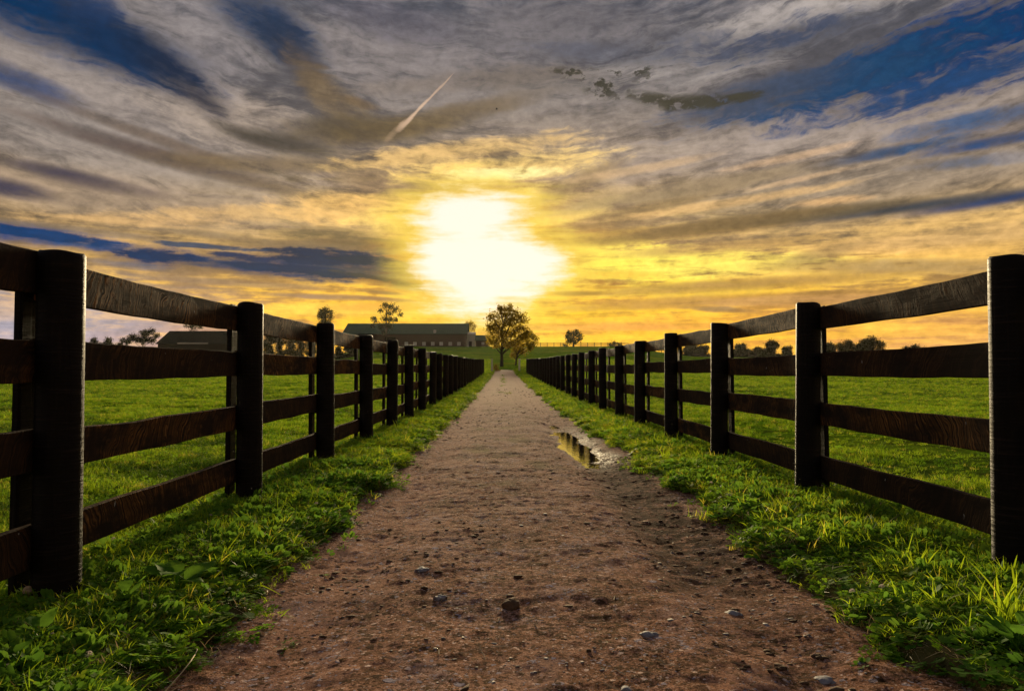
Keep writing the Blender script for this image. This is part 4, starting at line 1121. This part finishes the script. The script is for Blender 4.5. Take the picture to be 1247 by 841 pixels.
# ------------------------------------------------------------------ trees
def tube(V, F, p0, p1, r0, r1, sides=6):
    p0, p1 = np.array(p0, float), np.array(p1, float)
    d = p1 - p0; d /= (np.linalg.norm(d) + 1e-9)
    a = np.cross(d, (0.13, 0.97, 0.21)); a /= np.linalg.norm(a); b = np.cross(d, a)
    o = len(V)
    for p, r in ((p0, r0), (p1, r1)):
        for k in range(sides):
            t = 6.283 * k / sides
            V.append(p + r * (math.cos(t) * a + math.sin(t) * b))
    for k in range(sides): F.append((o + k, o + (k + 1) % sides, o + sides + (k + 1) % sides, o + sides + k))
def tree(name, D, base_px, base_py, lobes, label, leaf=0.32, dens=1.0, trunk_r=None, seed=0, leafmat="tree_leaf", group=None, cat="tree", stems=1, sink=0.0):
    """lobes: (px, py, r_px) clumps of the crown as seen from the lane; depth is spread at random."""
    g = np.random.default_rng(seed + 500)
    b = pix_at(base_px, base_py, D)
    gz = float(hill(b.x, b.y))
    base = np.array([b.x, b.y, gz - 0.2])
    root = empty(name, tuple(base), label, cat, group)
    s = D / FPX
    Ls = []
    allx = [l[0] for l in lobes]
    span = (max(allx) - min(allx)) * s * 0.5 + 1.0
    for (px, py, rp) in lobes:
        c = np.array(pix_at(px, py, D)) - base
        c[1] += g.uniform(-1, 1) * min(span, 5.0) * 0.75
        Ls.append((c, rp * s))
    top = max(c[2] + r for c, r in Ls)
    low = min(c[2] - r for c, r in Ls)
    tr = trunk_r or top * 0.022
    TV, TF = [], []
    cx = np.mean([c[0] for c, r in Ls]); cy = np.mean([c[1] for c, r in Ls])
    for st in range(stems):
        ox = (st - (stems - 1) / 2) * tr * 5
        path = [np.array([ox, 0, -0.3])]
        H = top * 0.82
        for k in range(1, 7):
            t = k / 6
            path.append(np.array([ox + (cx - ox * .3) * t ** 1.6 * .8 + g.normal(0, .012) * top, cy * t * .6 + g.normal(0, .012) * top, H * t]))
        for k in range(6):
            r0 = tr * (1.25 if k == 0 else 1) * (1 - 0.13 * k); r1 = tr * (1 - 0.13 * (k + 1))
            tube(TV, TF, path[k], path[k + 1], r0, r1, 7)
        for (c, r) in Ls[st::stems]:
            zs = max(0.25 * H, min(c[2] - 0.25 * top, H * .9))
            i = min(5, int(zs / H * 6)); f = zs / H * 6 - i
            p = path[i] * (1 - f) + path[i + 1] * f
            mid = (p + c) / 2 + np.array([g.normal(0, .03) * top, g.normal(0, .03) * top, 0.02 * top])
            tube(TV, TF, p, mid, tr * .42, tr * .26, 5); tube(TV, TF, mid, c, tr * .26, tr * .10, 5)
            for q in range(4):
                dd = g.normal(0, 1, 3); dd /= np.linalg.norm(dd); dd[2] = abs(dd[2]) * .6
                tube(TV, TF, c - (c - mid) * .25 * g.random(), c + dd * r * .9, tr * .11, tr * .04, 4)
    link("trunk", pyd("trunk", np.array(TV), TF), "bark", root)
    P = []
    for (c, r) in Ls:
        # sprays: small clusters of leaves within the clump, leaving gaps between them
        ns = max(12, int(dens * 34 * (r / leaf / 3) ** 2))
        for q in range(ns):
            dd = g.normal(0, 1, 3); dd /= np.linalg.norm(dd)
            sc = c + dd * r * (g.random() ** 0.45) * np.array([1, 1, 0.85])
            P.append(sc + g.normal(0, 0.17 * r + leaf * .25, (11, 3)))
    P = np.concatenate(P); n = len(P)
    a = g.normal(0, 1, (n, 3)); a /= np.linalg.norm(a, axis=1, keepdims=True)
    bb = g.normal(0, 1, (n, 3)); bb -= a * np.sum(a * bb, 1, keepdims=True); bb /= np.linalg.norm(bb, axis=1, keepdims=True)
    sz = leaf * g.uniform(.45, 1.0, (n, 1))
    V = np.stack([P - a * sz * .6, P + bb * sz * .32, P + a * sz * .6, P - bb * sz * .32], 1).reshape(-1, 3)
    F = np.arange(n * 4).reshape(-1, 4)
    link("crown", pyd("crown", V, F), leafmat, root)
    return root
def auto_lobes(cx, top, bot, w, n, seed):
    g = np.random.default_rng(seed)
    L = []
    for i in range(n):
        t = (i + .5) / n
        py = top + (bot - top) * t
        half = w / 2 * math.sqrt(max(0.30, 1 - (1.7 * t - 0.95) ** 2))
        r = min(w, bot - top) * g.uniform(.20, .34)
        L.append((cx + g.uniform(-1, 1) * max(0, half - r * .8), py + r * .4, r))
    return L
# the big tree at the end of the lane, and the lower one on its right
tree("broadleaf_tree", 112, 611, 449, [(613, 380, 9), (601, 386, 8), (626, 383, 9), (635, 389, 8), (598, 398, 7), (607, 394, 9), (621, 393, 9), (633, 399, 8), (640, 405, 7), (601, 407, 8), (613, 406, 9), (625, 407, 9), (636, 412, 7), (605, 417, 7), (618, 418, 8), (629, 419, 7), (597, 414, 5), (610, 374, 5), (620, 374, 5)],
     "largest tree, tall and round-crowned, at the end of the lane under the sun glow", 0.34, 1.25, 0.24, 1, "tree_leaf_sunlit", None, "tree")
tree("broadleaf_tree", 118, 628, 448, [(645, 409, 6), (651, 412, 5), (641, 417, 6), (650, 419, 5), (634, 421, 6), (645, 424, 5), (629, 428, 5), (638, 428, 5), (624, 432, 4), (626, 424, 5)],
     "lower spreading tree leaning right beside the largest tree", 0.30, 1.2, 0.16, 2, "tree_leaf_sunlit", None, "tree")
tree("field_tree", 292, 698, 427, [(694, 406, 4.5), (701, 405, 4.5), (706, 408, 4), (691, 410, 4), (698, 411, 5), (705, 413, 4), (694, 415, 4), (700, 416, 4)],
     "small round heart-shaped tree alone on the skyline right of the lane", 0.55, 1.3, 0.3, 3)
tree("field_shrub", 292, 688, 427, [(687, 421, 3), (690, 423, 2.5), (684, 424, 2)], "little bush at the left foot of the lone skyline tree", 0.5, 1.0, 0.1, 4, "tree_leaf", None, "bush")
tree("field_tree", 296, 747, 427, [(744, 420, 3.5), (749, 418, 3), (753, 420, 3), (747, 422, 3)], "small low tree just above the right fence's far posts", 0.5, 1.2, 0.2, 5)
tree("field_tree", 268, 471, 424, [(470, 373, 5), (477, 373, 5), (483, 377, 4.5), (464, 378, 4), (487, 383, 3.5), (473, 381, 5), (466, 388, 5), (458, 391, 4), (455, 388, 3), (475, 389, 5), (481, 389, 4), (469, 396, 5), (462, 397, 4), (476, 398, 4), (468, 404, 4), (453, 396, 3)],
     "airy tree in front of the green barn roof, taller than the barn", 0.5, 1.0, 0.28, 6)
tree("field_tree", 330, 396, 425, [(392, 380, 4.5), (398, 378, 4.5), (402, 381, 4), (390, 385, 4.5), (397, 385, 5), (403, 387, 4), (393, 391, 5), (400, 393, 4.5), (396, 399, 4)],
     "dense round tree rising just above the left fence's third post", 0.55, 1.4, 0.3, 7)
tree("field_tree", 345, 571, 420, [(569, 394, 4), (574, 394, 3.5), (577, 397, 3), (570, 399, 3.5), (575, 401, 3)], "small tree behind the right end of the green-roofed barn", 0.5, 1.1, 0.2, 8, "tree_leaf_sunlit")
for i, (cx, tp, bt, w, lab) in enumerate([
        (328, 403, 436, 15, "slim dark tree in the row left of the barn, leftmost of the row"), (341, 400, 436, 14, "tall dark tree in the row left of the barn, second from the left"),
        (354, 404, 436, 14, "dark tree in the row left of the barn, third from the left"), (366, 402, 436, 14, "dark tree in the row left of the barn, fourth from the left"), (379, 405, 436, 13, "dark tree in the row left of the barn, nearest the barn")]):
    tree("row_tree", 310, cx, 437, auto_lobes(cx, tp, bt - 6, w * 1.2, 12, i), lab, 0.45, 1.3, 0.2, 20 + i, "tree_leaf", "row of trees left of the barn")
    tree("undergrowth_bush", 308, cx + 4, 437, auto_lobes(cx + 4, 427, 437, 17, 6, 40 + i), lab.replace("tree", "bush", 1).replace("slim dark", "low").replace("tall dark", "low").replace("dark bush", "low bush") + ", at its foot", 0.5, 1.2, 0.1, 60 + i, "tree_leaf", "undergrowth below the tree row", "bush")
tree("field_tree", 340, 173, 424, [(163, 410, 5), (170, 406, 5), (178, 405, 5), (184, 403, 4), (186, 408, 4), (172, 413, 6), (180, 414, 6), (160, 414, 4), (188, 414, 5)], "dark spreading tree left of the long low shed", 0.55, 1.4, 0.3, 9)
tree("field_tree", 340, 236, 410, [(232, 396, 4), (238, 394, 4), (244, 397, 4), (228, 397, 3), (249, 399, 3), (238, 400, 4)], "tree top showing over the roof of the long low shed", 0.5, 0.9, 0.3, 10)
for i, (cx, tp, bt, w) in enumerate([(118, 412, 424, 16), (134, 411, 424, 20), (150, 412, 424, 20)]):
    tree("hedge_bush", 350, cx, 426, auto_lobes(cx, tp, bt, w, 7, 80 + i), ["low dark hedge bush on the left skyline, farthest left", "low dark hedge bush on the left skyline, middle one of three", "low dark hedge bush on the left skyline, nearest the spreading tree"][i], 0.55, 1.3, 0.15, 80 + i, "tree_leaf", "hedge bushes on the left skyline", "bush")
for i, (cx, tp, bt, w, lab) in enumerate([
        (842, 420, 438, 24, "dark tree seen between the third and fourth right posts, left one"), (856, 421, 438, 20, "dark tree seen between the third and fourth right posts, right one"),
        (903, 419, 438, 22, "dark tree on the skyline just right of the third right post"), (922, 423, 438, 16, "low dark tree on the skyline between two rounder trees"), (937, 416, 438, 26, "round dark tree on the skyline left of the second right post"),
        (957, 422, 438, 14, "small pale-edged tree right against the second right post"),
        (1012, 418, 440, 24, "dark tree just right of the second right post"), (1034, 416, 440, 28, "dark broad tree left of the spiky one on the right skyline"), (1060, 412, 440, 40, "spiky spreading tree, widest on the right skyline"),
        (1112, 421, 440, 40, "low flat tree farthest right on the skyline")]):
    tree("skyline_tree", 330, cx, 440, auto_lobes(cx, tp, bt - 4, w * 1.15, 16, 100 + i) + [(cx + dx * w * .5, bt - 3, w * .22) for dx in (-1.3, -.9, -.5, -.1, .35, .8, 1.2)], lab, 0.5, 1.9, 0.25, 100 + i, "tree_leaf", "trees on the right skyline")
for i, (cx, lab) in enumerate([(414, "dark clipped shrub below the barn's left end, left one"), (427, "dark clipped shrub below the barn's left end, right one")]):
    tree("dark_shrub", 200, cx, 438, auto_lobes(cx, 422, 436, 18, 9, 130 + i), lab, 0.4, 1.6, 0.1, 130 + i, "tree_leaf", "dark shrubs below the barn", "bush")
tree("lane_end_bush", 92, 604, 454, auto_lobes(604, 445, 453, 9, 6, 140), "rusty brown bush where the left fence ends", 0.16, 1.3, 0.05, 140, "tree_leaf_sunlit", None, "bush")
for (px, lab) in ((599, "pale wooden gate post at the end of the left fence"), (632.5, "pale wooden gate post at the end of the right fence")):
    p = pix_at(px, 455, 84)
    bm = bmesh.new(); bm_box(bm, -.09, .09, -.09, .09, -.2, 1.35)
    bmesh.ops.bevel(bm, geom=bm.edges[:], offset=0.012, segments=2, affect='EDGES')
    top = bm_box(bm, -.115, .115, -.115, .115, 1.352, 1.41)
    tag(link("gate_post", bm_mesh("gate_post", bm), "barn_trim", None, (p.x, p.y, float(hill(p.x, p.y)))), lab, "gate post", "gate posts at the end of the lane")

# ------------------------------------------------------------------ farm buildings
def gable_house(root, L, Wd, eave, ridge, wallm, roofm, ov=0.5):
    """walls along x from 0..L, depth Wd; each wall and roof slope a part"""
    bm = bmesh.new()
    prof = [(0, 0), (Wd, 0), (Wd, eave), (Wd / 2, ridge - 0.1), (0, eave)]
    a = [bm.verts.new((0, p[0], p[1] - (1.5 if p[1] == 0 else 0))) for p in prof]; b = [bm.verts.new((L, p[0], p[1] - (1.5 if p[1] == 0 else 0))) for p in prof]
    bm.faces.new(a[::-1]); bm.faces.new(b)
    for i in range(5):
        j = (i + 1) % 5; bm.faces.new((a[i], a[j], b[j], b[i]))
    link("wall", bm_mesh("wall", bm), wallm, root)
    sl = (ridge - eave) / (Wd / 2)
    for sgn in (0, 1):
        bm = bmesh.new()
        y0, y1 = (-ov, Wd / 2 - .02) if sgn == 0 else (Wd / 2 + .02, Wd + ov)
        z0, z1 = (eave - sl * ov, ridge) if sgn == 0 else (ridge, eave - sl * ov)
        v = [bm.verts.new(p) for p in ((-ov, y0, z0 + .05), (L + ov, y0, z0 + .05), (L + ov, y1, z1 + .05), (-ov, y1, z1 + .05), (-ov, y0, z0 + .25), (L + ov, y0, z0 + .25), (L + ov, y1, z1 + .25), (-ov, y1, z1 + .25))]
        for f in ((0, 3, 2, 1), (4, 5, 6, 7), (0, 1, 5, 4), (1, 2, 6, 5), (2, 3, 7, 6), (3, 0, 4, 7)): bm.faces.new([v[i] for i in f])
        # standing seams
        k = 0.9; x = -ov + k
        while x < L + ov - .1:
            w = [bm.verts.new(p) for p in ((x, y0 + .05, z0 + .255), (x + .09, y0 + .05, z0 + .255), (x + .09, y1 - .05, z1 + .255), (x, y1 - .05, z1 + .255), (x, y0 + .05, z0 + .33), (x + .09, y0 + .05, z0 + .33), (x + .09, y1 - .05, z1 + .33), (x, y1 - .05, z1 + .33))]
            for f in ((4, 5, 6, 7), (0, 1, 5, 4), (1, 2, 6, 5), (3, 0, 4, 7), (2, 3, 7, 6)): bm.faces.new([w[i] for i in f])
            x += k
        link("roof", bm_mesh("roof", bm), roofm, root)
def window(root, x, z, w, h, y=0.0):
    bm = bmesh.new()
    t = 0.14
    for (a, b, c, d) in ((-w / 2, w / 2, h / 2 - t, h / 2), (-w / 2, w / 2, -h / 2, -h / 2 + t), (-w / 2, -w / 2 + t, -h / 2 + t + .003, h / 2 - t - .003), (w / 2 - t, w / 2, -h / 2 + t + .003, h / 2 - t - .003)):
        bm_box(bm, a, b, -0.12, 0.05, c, d)
    f = link("window", bm_mesh("window", bm), "barn_trim", root, (x, y, z))
    link("pane", box_mesh("pane", w - 2 * t, 0.04, h - 2 * t), "window_glass", f, (0, -0.03, -(h - 2 * t) / 2))
def barn():
    D = 296.0; s = D / FPX
    p = pix_at(418.5, 421, D); zb = 9.9
    L = 148.5 * s
    zz = lambda py: EYE + (452 - py) * s - zb
    root = empty("long_barn", (p.x, p.y, zb), "long brown barn with a green metal roof and a row of small windows", "barn")
    gable_house(root, L, 22, zz(406.5), zz(392.5), "barn_board", "green_metal_roof", 0.6)
    for px in (494.6, 505, 516, 526.7, 537, 548, 558.5):
        window(root, (px - 418.5) * s, zz(418.5), 1.25, 1.25, 0)
    link("eave_gutter", box_mesh("eave_gutter", L + 1, 0.25, 0.3), "dark_board", root, (L / 2, -0.78, zz(406.5) - .35))
    v = link("roof_vent", box_mesh("roof_vent", 0.9, 0.9, 1.3, 0.05), "barn_trim", root, ((529 - 418.5) * s, 0.7, zz(406.5) + .2))
    link("door", box_mesh("door", 4.0, 0.12, 3.4), "dark_board", root, ((475 - 418.5) * s, -0.08, 0.1))
    # pale annex at the right end
    a0 = pix_at(567.5, 421, D)
    r2 = empty("pale_annex", (a0.x + .4, a0.y + 2, zb), "pale grey lean-to against the barn's right end", "shed")
    gable_house(r2, 9.0 * s, 9, zz(407), zz(404), "pale_siding", "skylight", 0.2)
    link("door", box_mesh("door", 1.1, 0.1, 2.1), "dark_board", r2, (1.2, -0.06, 0.0))
    a1 = pix_at(578, 421, D)
    r3 = empty("low_shed", (a1.x + .3, a1.y + 1, zb), "low shed with pale green roof farthest right of the barn", "shed")
    gable_house(r3, 17 * s, 10, zz(414.5), zz(408), "barn_board", "green_metal_roof", 0.3)
    window(r3, 9 * s, zz(418), 1.0, 0.9, 0)
barn()
def low_shed():
    D = 300.0; s = D / FPX
    p = pix_at(192, 430, D); zb = float(hill(p.x, p.y)) - 0.3
    L = 98 * s
    zz = lambda py: EYE + (452 - py) * s - zb
    root = empty("long_shed", (p.x, p.y, zb), "long low dark shed with a pale strip below its eave, behind the left fence", "shed")
    gable_house(root, L, 24, zz(418.5), zz(402), "dark_board", "dark_roof", 0.6)
    link("pale_strip", box_mesh("pale_strip", 37 * s, 0.12, 0.45), "skylight", root, ((235 - 192) * s, -0.75, zz(419.2) + .1))
    link("door", box_mesh("door", 3.2, 0.12, 2.6), "barn_board", root, ((213 - 192) * s, -0.08, 0.1))
low_shed()

# far pasture fence on the skyline right of the big tree
def skyline_fence():
    t = empty("skyline_fence", (0, 0, 0), "distant dark rail fence running along the crest right of the big tree", "fence")
    pm = box_mesh("post", 0.20, 0.20, 1.7); 
    pts = []
    for k in range(34):
        px = 650 + k * 8.2
        D = 296
        p = pix_at(px, 430, D)
        pts.append((p.x, p.y, float(hill(p.x, p.y))))
    for k, p in enumerate(pts):
        link("post", pm, "post_wood", t, (p[0], p[1], p[2] - 0.2))
        if k:
            q = pts[k - 1]
            V = Vector(p) - Vector(q); Ln = V.length
            for zr in (0.35, 0.8, 1.25):
                rm = box_mesh("rail", Ln - .02, 0.05, 0.16) if (k == 1 and zr == 0.35) else bpy.data.meshes["rail_far"]
                if k == 1 and zr == 0.35: rm.name = "rail_far"
                o = link("rail", rm, "post_wood", t, ((p[0] + q[0]) / 2, p[1] - .13, (p[2] + q[2]) / 2 + zr), (0, -math.asin(V.z / Ln), 0))
skyline_fence()

# a bird high over the lane
def bird():
    D = 60.0
    p = pix_at(605, 133, D)
    root = empty("bird", tuple(p), "tiny dark bird high in the sky right of the vapour trail", "bird")
    bm = bmesh.new(); bmesh.ops.create_icosphere(bm, subdivisions=2, radius=0.05)
    for v in bm.verts: v.co.x *= 1.9 * (1 - 0.25 * (v.co.x > 0)); v.co.z *= 0.8; v.co.y *= .8
    link("body", bm_mesh("body", bm, True), "bird_feather", root)
    for sgn in (-1, 1):
        V = [(0.03, 0, 0.02), (-0.04, 0, 0.02), (0.02, sgn * .09, 0.06), (-0.05, sgn * .09, 0.055), (-0.03, sgn * .18, 0.02), (0.03, 0, 0.03), (-0.04, 0, 0.028), (0.02, sgn * .09, 0.068), (-0.05, sgn * .09, 0.06)]
        F = [(0, 1, 3, 2), (2, 3, 4), (5, 7, 8, 6), (7, 4, 8), (0, 2, 7, 5), (1, 6, 8, 3), (2, 4, 7), (3, 8, 4)]
        link("wing", pyd("wing", V, F), "bird_feather", root)
bird()

# ------------------------------------------------------------------ evening haze
bm = bmesh.new(); bm_box(bm, -420, 420, -12, 440, -1.2, 34)
hz = bpy.data.objects.new("haze", bm_mesh("haze", bm)); COL.objects.link(hz)
tag(hz, "thin golden evening haze lying over the fields", "haze", None, 'stuff')
m, N = mat("haze_air")
pv = N.new('ShaderNodeVolumePrincipled')
pv.inputs['Color'].default_value = (0.95, 0.90, 0.80, 1)
pv.inputs['Density'].default_value = 0.00002
pv.inputs['Anisotropy'].default_value = 0.65
o = N.new('ShaderNodeOutputMaterial'); N.l.new(pv.outputs[0], o.inputs['Volume'])
hz.data.materials.append(m)

# ------------------------------------------------------------------ render settings
scene.render.engine = 'CYCLES'
scene.cycles.max_bounces = 6
scene.cycles.diffuse_bounces = 3
scene.cycles.transmission_bounces = 4
scene.cycles.use_denoising = True
scene.cycles.sample_clamp_indirect = 6.0
